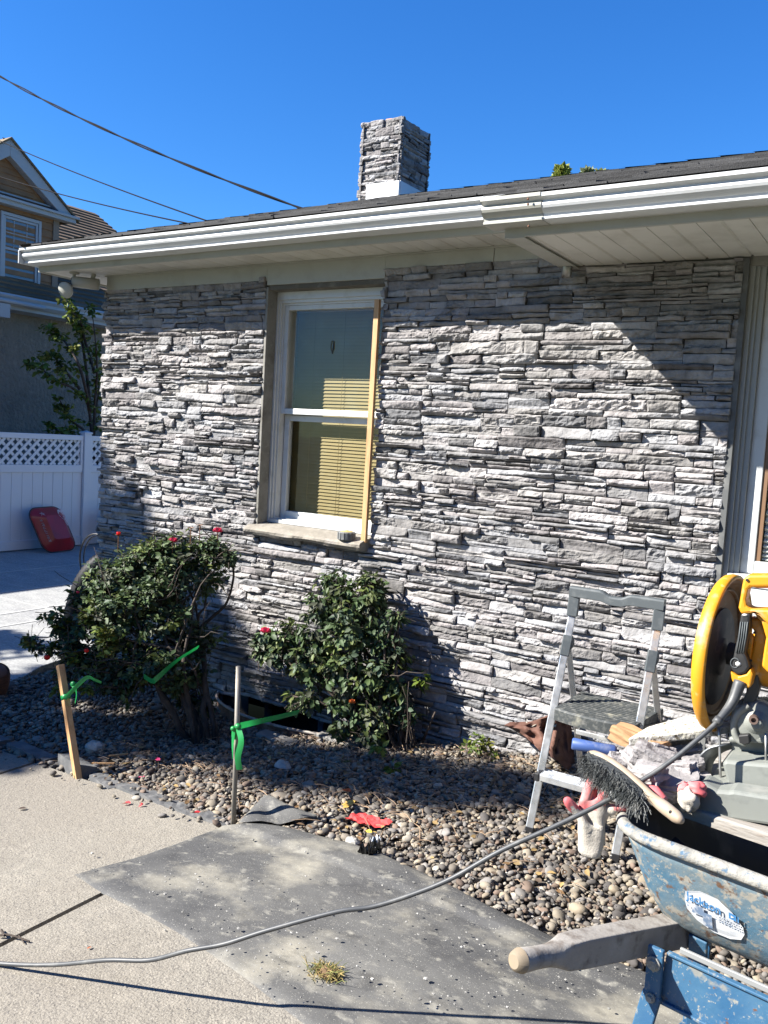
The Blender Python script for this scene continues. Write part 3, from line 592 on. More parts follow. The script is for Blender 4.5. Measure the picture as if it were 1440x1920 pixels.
# reveal + rough lintel + sloping stone sill
b = MB(); b.box((-3.447, 3.966, .92), (-3.43, 4.052, 2.352)); b.build('reveal', m_stucco, house, bevel=.003)
b = MB(); b.box((-3.43, 3.975, 2.336), (-2.60, 4.06, 2.36)); b.build('lintel_underside', mat('bare_lintel', (.10, .092, .075), .9, var=[(9, 6, (.2, .19, .16), .5, .75)], bump=[(30, 5, .6, .004)]), house)
P = []
for i, x in enumerate(np.linspace(-3.475, -2.625, 40)):
    yf = 3.885+.022*float(fbm(x*7, 3.3, 2))+.03*float(vn(x*3.3, 8.1)); t = .022+.016*float(vn(x*6, 1.1))
    row = [(x, 4.08, .955), (x, 4.0, .948+.004*float(vn(x*9, 2))), (x, 3.93, .937+.006*float(vn(x*11, 5))), (x, yf+.008, .926+.006*float(vn(x*9, 7))), (x, yf, .915), (x, yf+.012*float(vn(x*14, 4)), .915-t*.6), (x, yf+.02, .905-t), (x, 3.99, .9-t)]
    P.append(row)
b = MB(); b.grid(np.array(P), flip=True); 
for r_ in (P[0], P[-1]): b.add(r_, [tuple(range(8))])
b.build('window_sill', mat('stone_sill', (.20, .18, .15), .9, var=[(7, 6, (.27, .245, .20), .45, .7), (14, 6, (.24, .22, .20), .52, .75)], bump=[(25, 7, .9, .008)]), house)

strip = MB(); strip.box((-2.648, 3.928, .925), (-2.617, 3.95, 2.245)); o = strip.build('wood_batten', m_wood, None, bevel=.0015)
tag(o, 'narrow orange brown pine batten standing upright at the right edge of the small window', 'batten')

# -------- picture window at the right
pw = MB(); pw.box((-.765, 4.0, .98), (-.745, 4.2, 2.345)); pw.box((-.745, 4.03, .98), (-.705, 4.2, 2.335)); 
pw.box((-.745, 4.018, .98), (-.728, 4.04, 2.335)); PW = pw.build('picture_window', mat('aged_casing', (.27, .28, .27), .5, var=[(7, 5, (.28, .28, .27), .5, .8)]), house, bevel=.002)
b = MB(); b.box((-.79, 3.972, -.4), (-.766, 4.01, 2.36)); b.build('trim_channel', mat('grey_channel', (.08, .083, .083), .7, var=[(9, 5, (.2, .2, .19), .5, .8)]), house)
b = MB(); frame(b, -.705, 1.2, 1.005, 2.30, .058, 4.052, 4.12); b.build('window_frame', m_vinyl, PW, bevel=.004)
b = MB(); b.box((-.647, 4.060, 1.063), (-.626, 4.11, 2.242)); b.box((-.626, 4.060, 2.215), (1.14, 4.11, 2.242)); b.build('inner_trim', m_brownstrip, PW)
b = MB(); b.grid([[(-.626, 4.068, 1.06), (-.626, 4.068, 2.22)], [(1.14, 4.068, 1.06), (1.14, 4.068, 2.22)]], flip=True); b.build('window_glass', m_glass, PW)
P = []; z = 1.07; s_ = 0
while z < 2.23:
    st = .009+.018*min(1, max(0, (z-1.08)/.35)); P.append([(x, 4.085+(.010 if s_ % 2 else -.010), z) for x in (-.622, -.3, .3, 1.14)]); z += st; s_ += 1
b = MB(); b.grid(np.array(P)); b.build('pleated_shade', m_shade, PW)
b = MB(); b.box((-.74, 3.975, .972), (1.3, 4.05, 1.004)); b.box((-.735, 3.985, .955), (1.3, 4.05, .971)); b.build('window_ledge', m_white, PW, bevel=.003)
b = MB(); b.box((-.735, 3.992, .74), (1.3, 4.06, .954)); b.build('apron_panel', m_white, PW)
b = MB(); ledge(b, 2.9, -.2, .76, lambda u: .75, [], lambda u, v, d: stack(-.78+u, 3.99-d, v), 77, dens=1.0); b.build('stone_veneer', m_stone, house)
b = MB(); b.box((-.79, 4.5, .7), (1.4, 4.52, 2.4)); b.box((-.79, 4.21, .7), (-.77, 4.5, 2.4)); b.build('room_interior', m_dark, PW)
b = MB(); b.box((-3.74, 4.55, -.6), (-2.4, 4.57, 0)); b.box((-3.5, 4.24, -.45), (-2.6, 4.26, -.12)); b.build('basement_window', m_dark, house)
b = MB(); frame(b, -3.5, -2.6, -.45, -.10, .03, 4.20, 4.24); b.box((-3.07, 4.2, -.42), (-3.03, 4.24, -.13)); b.build('basement_sash', mat('blue_grey_sash', (.16, .2, .24), .5), house)

# security camera + flood light under the eave
t = thing('security_camera', 'white bullet security camera under the eave at the house corner', 'camera', (-4.9, 3.86, 2.42))
b = MB(); b.lathe([(0, 0), (.034, 0), (.036, .01), (.038, .05), (.038, .17), (.0, .172)], (-4.99, 3.79, 2.425), (.78, .55, -.05), 20); b.build('housing', m_offwhite, t, smooth=True)
b = MB(); b.lathe([(0, -.006), (.030, -.006), (.034, .004)], (-4.99, 3.79, 2.425), (.78, .55, -.05), 20); b.ell((-4.994, 3.787, 2.425), (.012, .012, .012)); b.build('lens', m_black, t, smooth=True)
b = MB(); b.tube([(-4.9, 3.87, 2.44), (-4.89, 3.88, 2.487)], .014, 10); b.build('bracket', m_offwhite, t)
t = thing('flood_light', 'round white spotlight head hanging on a bracket at the eave corner', 'light', (-5.02, 3.82, 2.44))
b = MB(); b.lathe([(0, .045), (.03, .04), (.052, .01), (.054, 0), (.050, -.006), (0, -.004)], (-5.0, 3.74, 2.36), (-.25, .8, .35), 22); b.build('lamp_head', m_offwhite, t, smooth=True)
b = MB(); b.tube(curve([(-4.99, 3.77, 2.38), (-5.0, 3.80, 2.42), (-4.99, 3.80, 2.486)], 4), .011, 8); b.lathe([(0, 0), (.035, 0), (.03, -.012), (0, -.014)], (-4.99, 3.80, 2.487), (0, 0, 1), 16); b.build('bracket', m_offwhite, t, smooth=True)

# window well
t = thing('window_well', 'rusty curved steel window well set in the gravel below the small window', 'window well', (WELL[0], 4.0, -.3))
A = np.linspace(math.pi, 2*math.pi, 40); zt = -.145
def wp(a, k=1.0, z=0): return (WELL[0]+(WELL[2]*k)*math.cos(a), WELL[1]+(WELL[3]*k)*math.sin(a), z)
b = MB(); rows = [[wp(a, 1.0+(.012 if (i % 2) else -.006), zt-.03-i*.035) for a in A] for i in range(14)]; rows = [[wp(a, 1.0, zt) for a in A]]+rows
b.grid(np.array(rows)); rows2 = [[(p[0], p[1]+.006, p[2]) for p in r_] for r_ in rows]; b.grid(np.array(rows2), flip=True); b.build('well_wall', m_rust, t, smooth=True)
b = MB(); b.tube([wp(a, 1.005, zt+.004) for a in A], .0085, 8); b.build('rim', mat('pale_rim', (.30, .27, .24), .8, var=[(12, 6, (.2, .1, .06), .48, .7)]), t, smooth=True)
b = MB(); b.box((-3.75, 3.6, -.64), (-2.4, 4.2, -.62)); b.build('well_floor', m_soil, t)
# thin flagstones by the well
for (px, py, sx, sy, a, lab) in ((395, 1292, .26, .12, 5, 'flat grey flagstone leaning at the wall left of the window well'), (395, 1330, .25, .10, 2, 'pale flagstone on the ground between the large bush and the window well'), (520, 1392, .26, .08, -4, 'dusty flagstone in front of the window well behind the ribbon'), (640, 1396, .3, .07, -3, 'flagstone in the shade of the smaller rose bush')):
    p = onG(px, py); b = MB(); b.obox((p[0], p[1], gh(p[0])+.022), (sx, sy, .022), rotz(math.radians(a))@rotx(.06)); o = b.build('flagstone', m_mortar if px == 0 else mat('flagstone', (.16, .155, .145), .9, var=[(12, 6, (.24, .225, .2), .5, .75)], bump=[(30, 6, .8, .006)]), None, bevel=.006)
    tag(o, lab, 'flagstone', 'flagstones around the window well')

# ============================================================ BACKGROUND LEFT
# ---- pvc fence with lattice top
FX = -9.9
t = thing('fence', 'white vinyl privacy fence with a lattice top along the yard', 'fence', (FX, 7, -.22))
def fpanel(y0, y1):
    b = MB(); b.box((FX-.03, y0, 1.235), (FX+.03, y1, 1.305)); b.box((FX-.03, y0, .80), (FX+.03, y1, .90)); b.box((FX-.03, y0, -.20), (FX+.03, y1, -.08))
    b.box((FX-.03, y0, .90), (FX+.03, y0+.035, 1.235)); b.box((FX-.03, y1-.035, .90), (FX+.03, y1, 1.235)); b.build('rail', m_fence, t, bevel=.004)
    b = MB(); y = y0; n_ = max(1, round((y1-y0)/.155)); w_ = (y1-y0)/n_
    for i in range(n_): b.box((FX-.012, y0+i*w_+.003, -.1), (FX+.012, y0+(i+1)*w_-.003, .81))
    b.box((FX-.010, y0, -.1), (FX+.006, y1, .81)); b.build('board_panel', m_fence, t, bevel=.003)
    b = MB(); p = .125; hgt = .335; k = 0
    for dr, off in ((1, .006), (-1, -.006)):
        yy = y0-hgt
        while yy < y1:
            pts = []
            for tt in (0, 1):
                pts.append((yy+tt*hgt, .90+(tt if dr == 1 else 1-tt)*hgt))
            (ya, za), (yb, zb) = pts
            if ya < y0+.03: f = (y0+.03-ya)/(yb-ya); ya, za = y0+.03, za+(zb-za)*f
            if yb > y1-.03 and yb > ya: f = (y1-.03-ya)/(yb-ya); yb, zb = y1-.03, za+(zb-za)*f
            if yb > ya+.01: b.bar((FX+off, ya, za), (FX+off, yb, zb), .036, .008, side=(0, 1, .5 if dr < 0 else -.5))
            yy += p
    b.build('lattice', m_fence, t)
for y0, y1 in ((3.15, 5.35), (5.45, 7.74), (7.86, 10.1)): fpanel(y0, y1)
for y in (5.4, 7.8, 10.15):
    b = MB(); b.box((FX-.055, y-.055, -.25), (FX+.055, y+.055, 1.33)); b.box((FX-.066, y-.066, 1.33), (FX+.066, y+.066, 1.35))
    b.add([(FX-.066, y-.066, 1.35), (FX+.066, y-.066, 1.35), (FX+.066, y+.066, 1.35), (FX-.066, y+.066, 1.35), (FX, y, 1.375)], [(0,1,4),(1,2,4),(2,3,4),(3,0,4)])
    b.build('post', m_fence, t, bevel=.004)

# ---- neighbour house
NX = -11.5
nb = thing('neighbor_house', 'two storey neighbour house with grey stucco wall and brown gabled dormer behind the fence', 'house', (NX, 8, -.3))
b = MB(); b.box((-19, -1, -.4), (NX, 12.0, 3.12)); b.build('wall', m_nstucco, nb)
b = MB(); R = random.Random(9)
def nroof(x): return 3.20+(-11.15-x)*.63
b.add([(-11.15, -1, 3.2), (-15.3, -1, nroof(-15.3)), (-15.3, 12.1, nroof(-15.3)), (-11.15, 12.1, 3.2)], [(3, 2, 1, 0)], (.05, .04, .03))
b.add([(-15.3, -1, nroof(-15.3)), (-19.4, -1, 3.2), (-19.4, 12.1, 3.2), (-15.3, 12.1, nroof(-15.3))], [(0, 1, 2, 3)], (.05, .04, .03))
b.add([(-11.15, 12.0, 3.1), (-15.3, 12.0, nroof(-15.3)-.06), (-19.4, 12.0, 3.1)], [(0, 1, 2)], (.08, .06, .05))
nr_ = 30
for i in range(nr_):
    xa = -11.15-i*4.15/nr_; xb = xa-4.15/nr_*1.1; y = -1
    while y < 12.1:
        w_ = R.uniform(.2, .45); g = R.uniform(.7, 1.3); y2 = min(12.12, y+w_)
        b.add([(xa, y, nroof(xa)+.035), (xb, y, nroof(xb)+.008), (xb, y2, nroof(xb)+.008), (xa, y2, nroof(xa)+.035), (xa, y, nroof(xa)), (xa, y2, nroof(xa))], [(3,2,1,0),(0,4,5,3)], (.125*g, .078*g, .042*g)); y += w_
b.build('roof', m_nroof, nb)
b = MB(); pr = [(-11.2, 3.18), (-11.05, 3.2), (-11.03, 3.17), (-11.06, 3.13), (-11.06, 3.09), (-11.10, 3.05), (-11.2, 3.05)]
b.prism([(x, -1.05, z) for x, z in pr], (0, 13.2, 0)); b.box((-11.5, -1, 3.0), (-11.14, 12.05, 3.06)); b.build('gutter', m_ntrim, nb)
b = MB(); b.tube([(-11.02, 3, 3.14), (-11.02, 7.9, 3.08)], .03, 8); b.box((-11.16, 7.2, 2.86), (-11.02, 7.36, 3.05)); b.build('downspout', m_ntrim, nb)
DX = -11.62
dm = MB(); y0, y1 = 6.55, 8.53
dm.add([(DX, y0, 3.2), (DX, y1, 3.2), (DX, y1, 4.62), (DX, y0, 4.62), (-14.2, y0, 3.2), (-14.2, y1, 3.2), (-14.2, y1, 4.62), (-14.2, y0, 4.62)], [(0, 1, 2, 3), (1, 5, 6, 2), (4, 0, 3, 7)])
z = 3.45
while z < 4.6:      # clapboards and shingle lines
    dm.add([(DX+.016, y0, z), (DX+.016, y1, z), (DX+.003, y1, z+.105), (DX+.003, y0, z+.105)], [(0, 1, 2, 3)]); dm.add([(DX, y0, z), (DX, y1, z), (DX+.016, y1, z), (DX+.016, y0, z)], [(0, 1, 2, 3)]); z += .11
gy, gz = 7.62, 5.42
for i in range(9):
    z = 4.72+i*.08; hw = max(.02, (5.28-z)*.98)
    dm.add([(DX+.016, gy-hw, z), (DX+.016, gy+hw, z), (DX+.003, gy+hw-.07, z+.08), (DX+.003, gy-hw+.07, z+.08)], [(0, 1, 2, 3)])
    dm.add([(DX, gy-hw, z), (DX, gy+hw, z), (DX+.016, gy+hw, z), (DX+.016, gy-hw, z)], [(0, 1, 2, 3)])
dm.add([(DX, gy-1.0, 4.6), (DX, gy+1.0, 4.6), (DX, gy, 5.32)], [(0, 1, 2)])
D1 = dm.build('dormer', m_siding, nb)
b = MB()
for sgn in (-1, 1):
    b.prism([(DX, gy, gz), (DX, gy+sgn*1.10, 4.58), (DX, gy+sgn*.96, 4.52), (DX, gy, gz-.24)], (.13, 0, 0))
b.prism([(DX+.0, gy-1.13, 4.50), (DX+.0, gy+1.13, 4.50), (DX, gy+1.10, 4.60), (DX, gy-1.10, 4.60)], (.15, 0, 0)); b.box((DX+.14, gy-1.16, 4.56), (DX+.19, gy+1.16, 4.60)); b.box((DX, gy-.86, 4.66), (DX+.05, gy+.86, 4.685))
b.build('rake_trim', m_ntrim, D1, bevel=.008)
b = MB()
for sgn in (-1, 1):
    b.prism([(DX+.16, gy, gz+.02), (DX+.16, gy+sgn*1.17, 4.56), (DX+.16, gy+sgn*1.17, 4.53), (DX+.16, gy, gz-.01)], (-2.9, 0, 0))
b.build('dormer_roof', mat('dormer_roof_brown', (.12, .09, .055), .9, var=[(12, 4, (.2, .15, .08), .4, .7)]), D1)
b = MB(); b.box((DX, y1-.10, 3.2), (DX+.03, y1, 4.5)); b.build('corner_board', mat('corner_board', (.20, .15, .11), .7), D1)
wy0, wy1, wz0, wz1 = 7.56, 8.22, 3.42, 4.42
def yframe(mb, y0, y1, z0, z1, w_, xa, xb):
    mb.box((xa, y0, z0), (xb, y0+w_, z1)); mb.box((xa, y1-w_, z0), (xb, y1, z1)); mb.box((xa, y0+w_, z1-w_), (xb, y1-w_, z1)); mb.box((xa, y0+w_, z0), (xb, y1-w_, z0+w_))
b = MB(); yframe(b, wy0, wy1, wz0, wz1, .045, DX, DX+.04); yframe(b, wy0+.05, wy1-.05, wz0+.05, wz1-.05, .035, DX, DX+.028); b.box((DX, wy0+.06, 3.90), (DX+.026, wy1-.06, 3.935))
for y in (7.78, 7.99): b.box((DX+.006, y, 3.93), (DX+.014, y+.012, wz1-.07))
b.box((DX+.006, wy0+.06, 4.14), (DX+.014, wy1-.06, 4.152)); b.box((DX, 6.6, 3.36), (DX+.08, 8.36, 3.42))
wf = b.build('window', m_ntrim, D1, bevel=.003)
b = MB(); b.box((DX, wy0+.06, wz0+.06), (DX+.006, wy1-.06, wz1-.06))
z = wz0+.08
while z < wz1-.08: b.box((DX+.006, wy0+.07, z), (DX+.0085, wy1-.09, z+.009)); z += .022
b.build('pane', m_ndark, wf)
b = MB(); b.box((DX, 6.72, 3.45), (DX+.04, 7.44, 4.42)); b.build('window', m_ntrim, D1)
b = MB(); yframe(b, 10.35, 11.3, 1.35, 2.3, .06, NX, NX+.05); b.box((NX, 10.3, 1.28), (NX+.08, 11.35, 1.36)); wf = b.build('window', m_ntrim, nb)
b = MB(); b.box((NX, 10.4, 1.4), (NX+.02, 11.25, 2.25)); b.build('pane', m_ndark, wf)

# ---- leaves
LT = np.array([(0, 0, 0), (.30, .26, .02), (.30, -.26, .02), (.62, .27, -.02), (.62, -.27, -.02), (1, 0, -.12), (.32, 0, -.045), (.64, 0, -.07)])
LF = np.array([(0, 6, 1), (0, 2, 6), (1, 6, 7), (1, 7, 3), (6, 2, 4), (6, 4, 7), (3, 7, 5), (7, 4, 5)])
def leaves(name, P, D, N, S, col, m, parent=None):
    P, D, N, S, col = [np.asarray(a, float) for a in (P, D, N, S, col)]
    D = D/np.linalg.norm(D, axis=1)[:, None]; B = np.cross(N, D); B /= np.linalg.norm(B, axis=1)[:, None]+1e-9; N = np.cross(D, B)
    V = P[:, None]+S[:, None, None]*(LT[None, :, :1]*D[:, None]+LT[None, :, 1:2]*B[:, None]+LT[None, :, 2:]*N[:, None]*RN.uniform(.5, 3, (len(P), 1, 1)))
    F = (LF[None]+np.arange(len(P))[:, None, None]*8).reshape(-1, 3)
    o = np_build(name, V.reshape(-1, 3), F, np.repeat(col, 8, 0), m, True)
    if parent: o.parent = parent; o.matrix_parent_inverse = MW(parent).inverted()
    return o
def foliage(clumps, ntw, lsz, seed, sun=(-.4, -.5, .75), pal=None, droop=.2, nleaf=(3, 6), shell=.45, tl=.10):
    """clumps = (centre, radii). twigs leave the clump, leaflets along each"""
    R = np.random.RandomState(seed); P = []; D = []; N = []; S = []; C = []; tw = []
    for (c, r, k) in clumps:
        c = np.array(c); r = np.array(r)
        for i in range(int(ntw*k)):
            v = R.normal(0, 1, 3); v /= np.linalg.norm(v)
            if v[2] < -.55 and R.rand() < .6: v[2] *= -1
            q = R.uniform(shell, 1.0)*(1+.30*float(vn(v[0]*2.3+c[0]*5, v[1]*2.3+v[2]*3+c[1]*3, seed)))
            tip = c+v*r*q; dv = v*r/np.max(r)+np.array([0, 0, .35])+R.normal(0, .35, 3); dv /= np.linalg.norm(dv)
            a = tip-dv*tl*R.uniform(.7, 1.3); tw.append((a, tip)); sd = np.cross(dv, [0, 0, 1.]); sd /= np.linalg.norm(sd)+1e-9
            g = R.uniform(.75, 1.25); base = np.array(pal[R.choice(len(pal))])*g
            for j in range(R.randint(*nleaf)):
                f = R.uniform(.15, 1); p = a+(tip-a)*f; s_ = 1 if j % 2 else -1
                for q3 in range(3):
                    d = dv*R.uniform(.1, .8)+s_*sd*R.uniform(.4, 1)+np.array([0, 0, -droop])+R.normal(0, .4, 3); d /= np.linalg.norm(d)
                    nn = np.array([0, 0, 1.])*R.uniform(.3, 1.2)+v*R.uniform(.2, .9)+R.normal(0, .35, 3)
                    P.append(p+d*.012+R.normal(0, .006, 3)); D.append(d); N.append(nn); S.append(lsz*R.uniform(.55, 1.25)); C.append(base*R.uniform(.8, 1.2))
    return P, D, N, S, C, tw
def twigs(mb, tw, r, n=3):
    for a, t in tw: mb.tube([a-(t-a)*.5, a, t], [r*1.3, r, r*.5], n, cap=False)
def branch(mb, a, c, r0, r1, seed, wob=.06, n=9):
    R = np.random.RandomState(seed); a = np.array(a, float); c = np.array(c, float); L = np.linalg.norm(c-a)
    T = np.linspace(0, 1, n); P = a+(c-a)*T[:, None]; W_ = np.cumsum(R.normal(0, wob*L/3, (n, 3)), 0); W_ -= W_[-1]*T[:, None]; P += W_*np.sin(T*math.pi)[:, None]**.5
    P[:, 2] += .06*L*np.sin(T*math.pi); mb.tube(P, np.linspace(r0, r1, n)*(1+.15*R.normal(0, 1, n)).clip(.7, 1.4), 7); return P

# ---- climbing young tree by the neighbour
tr = thing('young_tree', 'slender young tree with sparse bright green leaves standing behind the white fence', 'tree', (-10.4, 9.1, -.25))
b = MB(); tips = []
def T(px, py, X=-10.35): return atX(px, py, X)
base_ = T(175, 845); b.tube([T(196, 1060), T(190, 930), base_], [.05, .045, .04], 8)
cl = []
tw_ = []
for i, (A0, pts) in enumerate([(base_, [(165, 760), (140, 730), (108, 715), (75, 690), (58, 684)]), (T(170, 770), [(150, 690), (128, 650), (108, 625), (90, 630)]), (T(170, 770), [(160, 680), (150, 620), (142, 590), (125, 565)]),
        (base_, [(178, 760), (182, 690), (178, 630), (172, 580)]), (base_, [(160, 810), (135, 790), (122, 770), (110, 745)]), (T(150, 730), [(118, 690), (100, 668), (82, 662)]), (T(178, 700), [(160, 640), (150, 600), (134, 585)]), (base_, [(150, 825), (120, 815), (98, 800)]), (base_, [(176, 800), (184, 740), (186, 700)])]):
    P_ = [A0]+[T(x, y, -10.35+.25*math.sin(i*2+j)) for j, (x, y) in enumerate(pts)]; C_ = curve(P_, 5); b.tube(C_, np.linspace(.026, .005, len(C_)), 6)
    for q in C_[len(C_)//4:]: cl.append((q+RN.normal(0, .05, 3), (.10, .10, .10), 1))
b.build('trunk', m_bark, tr, smooth=True)
P_, D_, N_, S_, C_, tw = foliage(cl, 2.4, .078, 4, pal=[(.06, .095, .013), (.08, .115, .018), (.04, .07, .01), (.095, .115, .028)], nleaf=(2, 4), tl=.1)
leaves('crown', P_, D_, N_, S_, C_, m_leaf, tr)

# ---- tree tops beyond the roof
def conifer(name, lab, base, H, r, seed, pal):
    t = thing(name, lab, 'tree', base); R = np.random.RandomState(seed); P = []; D = []; N = []; S = []; C = []; b = MB(); base = np.array(base)
    b.tube([base, base+[0, 0, H]], [.18, .02], 8); 
    for i in range(2600):
        f = R.rand()**1.6; z = H*(1-f); rr = r*f**.8*R.uniform(.3, 1); a = R.uniform(0, 6.28)
        p = base+[rr*math.cos(a), rr*math.sin(a), z]; P.append(p); D.append([math.cos(a), math.sin(a), R.uniform(.2, 1.2)]); N.append(R.normal(0, 1, 3)); S.append(R.uniform(.14, .3)); C.append(np.array(pal)*R.uniform(.6, 1.4))
    b.build('trunk', m_bark, t); leaves('crown', P, D, N, S, C, m_leaf, t)
def topat(px, py, Y): p = atY(px, py, Y); return p
for (px, py, Y, lab, pal) in ((1053, 322, 22, 'pointed green treetop rising above the roof left of the other small treetops', (.16, .2, .05)), (1100, 326, 26, 'greyish green treetop just showing over the roof, right of the pointed one', (.16, .2, .12)), (1126, 328, 26, 'smallest treetop tip showing above the roof at the far right', (.15, .18, .06))):
    p = topat(px, py, Y); H = p[2]+.5; conifer('background_tree', lab, (p[0], p[1], -.5), H, 1.1, int(px), pal)

# ---- tree outside the picture on the left that throws the dappled shade
sh = thing('shade_tree', 'leafy tree left of the walk shading the corner of the house', 'tree', (-10.3, -1.7, -.22))
b = MB(); tp = np.array([-9.7, -1.3, 3.2]); b.tube(curve([(-10.3, -1.7, -.3), (-10.2, -1.65, 1.2), (-9.9, -1.45, 2.3), tp], 6), np.linspace(.16, .10, 19), 10); cl = []
R = np.random.RandomState(2)
for i in range(22):
    c = np.array([-9.55, -1.15, 4.75])+R.normal(0, 1, 3)*[.75, .75, .55]; branch(b, tp, c, .05, .012, i); cl.append((c, (.5, .5, .38), 1))
for i, (tx, ty, tt) in enumerate(((-3.3, 3.15, 5.2), (-2.75, 3.3, 5.5), (-2.35, 3.35, 5.6), (-1.95, 3.45, 5.5), (-1.6, 3.5, 5.7), (-1.3, 3.6, 5.6), (-2.5, 3.1, 5.5), (-1.75, 3.25, 5.4))):
    c = np.array([tx-1.15*tt, ty-tt, 1.11*tt]); branch(b, tp, c, .04, .012, 50+i); cl.append((c, (.42, .16, .16), .27))
b.build('trunk', m_bark, sh, smooth=True)
P_, D_, N_, S_, C_, tw = foliage(cl, 75, .15, 8, pal=[(.05, .09, .02), (.07, .11, .03)], nleaf=(3, 5), tl=.2, shell=.2)
leaves('crown', P_, D_, N_, S_, C_, m_leaf, sh)

# ---- wood across the street, behind the camera: it closes the horizon there and shows in the window glass
R = np.random.RandomState(1); P_, D_, N_, S_, C_ = [], [], [], [], []
for (x, y, H, r) in [(0, -15, 8.5, 2.4), (5, -13, 7.5, 2.6), (9.5, -11.5, 8, 2.5), (13.5, -8, 7.5, 2.6), (16, -4, 8, 2.6), (17, 1, 7, 2.4), (-4.4, -16, 7, 2.2), (-22, 2, 7, 2.6), (-21, -3, 7.5, 2.4), (2.6, -17, 9, 2.6), (-25, 7, 8, 3), (12, -14, 9, 3)]:
    n = 2000; v = R.normal(0, 1, (n, 3)); v /= np.linalg.norm(v, axis=1)[:, None]; q = R.uniform(.5, 1.05, (n, 1)); P_.append(v*q*np.array([r, r, H*.46])+[x, y, H*.5]); D_.append(v+R.normal(0, .5, (n, 3))); N_.append(R.normal(0, 1, (n, 3))); S_.append(R.uniform(.35, .8, n)); C_.append(np.array([.05, .075, .03])*R.uniform(.5, 1.4, (n, 1)))
o = leaves('tree_belt', np.vstack(P_), np.vstack(D_), np.vstack(N_), np.concatenate(S_), np.vstack(C_), mat('far_leaf', (1, 1, 1), .8, attr=True)); tag(o, 'dense belt of leafy trees across the street behind the photographer', 'trees', kind='stuff')

# ---- red wheelbarrow tray leaning on the fence
rx, ry = -9.80, 7.0
t = thing('wheelbarrow_tray', 'red wheelbarrow tray leaning upside up against the white fence', 'tray', (-9.6, 7.2, -.21))
# local: s along the fence (Y), h up, d away from the fence
def tl_(s_, h_, d_): 
    s_ -= .13
    a = math.radians(-12); s2 = s_*math.cos(a)-h_*math.sin(a)*-1*0; 
    ss = s_-.22*h_; return np.array([-9.52-.36*h_+d_*.93, 7.30+ss, -.20+h_*.93+d_*.30+.03*s_])
def rr_(w_, h_, r, n=7):
    out = []
    for cx, cy, a0 in ((w_/2-r, h_/2-r, 0), (-w_/2+r, h_/2-r, 90), (-w_/2+r, -h_/2+r, 180), (w_/2-r, -h_/2+r, 270)):
        for a in np.linspace(a0, a0+90, n): out.append((cx+r*math.cos(math.radians(a)), cy+r*math.sin(math.radians(a))))
    return out
W_, H_ = .50, .60
def sd(s_, h_): f = min(1, max(0, (abs(s_-.02)-.12)/.117, (abs(h_-.31)-.16)/.128)); return .114-.09*f
o1 = rr_(W_, H_, .13); o2 = rr_(W_*.95, H_*.96, .12); o3 = rr_(.24, .32, .04)
rim = [tl_(s_, h_+.30, .0) for s_, h_ in o1]; mid = [tl_(s_, h_+.30, .02) for s_, h_ in o2]; bot = [tl_(s_+.02, h_+.31, .11) for s_, h_ in o3]
b = MB(); n_ = len(rim); b.add(rim+mid+bot, [(i, (i+1) % n_, n_+(i+1) % n_, n_+i) for i in range(n_)]+[(n_+i, n_+(i+1) % n_, 2*n_+(i+1) % n_, 2*n_+i) for i in range(n_)]+[tuple(range(2*n_, 3*n_))])
b.build('pan', m_redpaint, t, smooth=False, bevel=.012)
b = MB(); b.tube(rim+[rim[0]], .009, 8, cap=False); b.build('rim', m_black, t, smooth=True)
b = MB(); P = [(-.02, .0), (.03, .06), (.03, .16), (-.06, .11), (-.12, .03), (-.09, -.02), (-.03, -.04)]
b.prism([tl_(.155+y*1.0, .42+x*1.0+.02, sd(.155+y, .44+x)) for x, y in [(.12, .06), (.10, -.02), (.03, -.07), (-.04, -.02), (-.12, .03), (-.11, .06), (.0, .075)]], (.002, 0, .001)); b.build('scraped_patch', m_chip, t)
b = MB(); TV, TF = text_mesh("KRUZZALE", .062)
V = [tl_(-.135-y*1.1, .13+x*1.0, sd(-.16, .14+x*1.0)+.012) for x, y, z in TV]; b.add(V, TF)
wm_ = mat('faded_white_print', (.42, .42, .46), .6); b.build('lettering', wm_, t); b = MB()
for k in range(5):
    a0 = k*1.2566; q = [(.0, 0), (.035*math.cos(a0), .035*math.sin(a0)), (.016*math.cos(a0+.5), .016*math.sin(a0+.5))]
    b.add([tl_(-.125+y, .50+x, sd(-.125+y, .50+x)+.012) for x, y in q], [(0, 1, 2)])
b.build('star_emblem', wm_, t)

# stacked boards by the fence, hose hoop, black pipe at the corner
for i, (y0, z, x, lab) in enumerate(((7.95, .335, -9.55, 'top board of the small pile beside the white fence'), (8.05, .26, -9.5, 'weathered board under the topmost one of the pile by the fence'), (8.3, .17, -9.5, 'short board low in the pile beside the red tray'))):
    b = MB(); b.obox((x, y0+.7, z-.04), (.25, 1.4, .035), rotz(.05*i)); tag(b.build('board', m_oldwood, None, bevel=.004), lab, 'board', 'boards piled by the fence')
b = MB(); b.box((-9.75, 8.0, -.2), (-9.3, 8.12, .2)); b.box((-9.75, 9.0, -.2), (-9.3, 9.12, .2)); b.box((-9.75, 8.0, .19), (-9.3, 9.12, .205)); tag(b.build('wooden_trestle', m_oldwood, None, bevel=.006), 'low wooden stand carrying the boards beside the fence', 'stand')
b = MB(); c = atY(180, 1050, 4.35); b.tube([(c[0]+.19*math.cos(a), 4.35, c[2]+.20*math.sin(a)) for a in np.linspace(0, 6.28, 40)], .007, 6, cap=False); b.tube([(c[0]+.17*math.cos(a), 4.37, c[2]+.185*math.sin(a)) for a in np.linspace(0, 6.28, 40)], .005, 6, cap=False)
tag(b.build('hose_hoop', m_black, None, smooth=True), 'thin dark coiled hose loop behind the corner of the stone wall', 'hose')
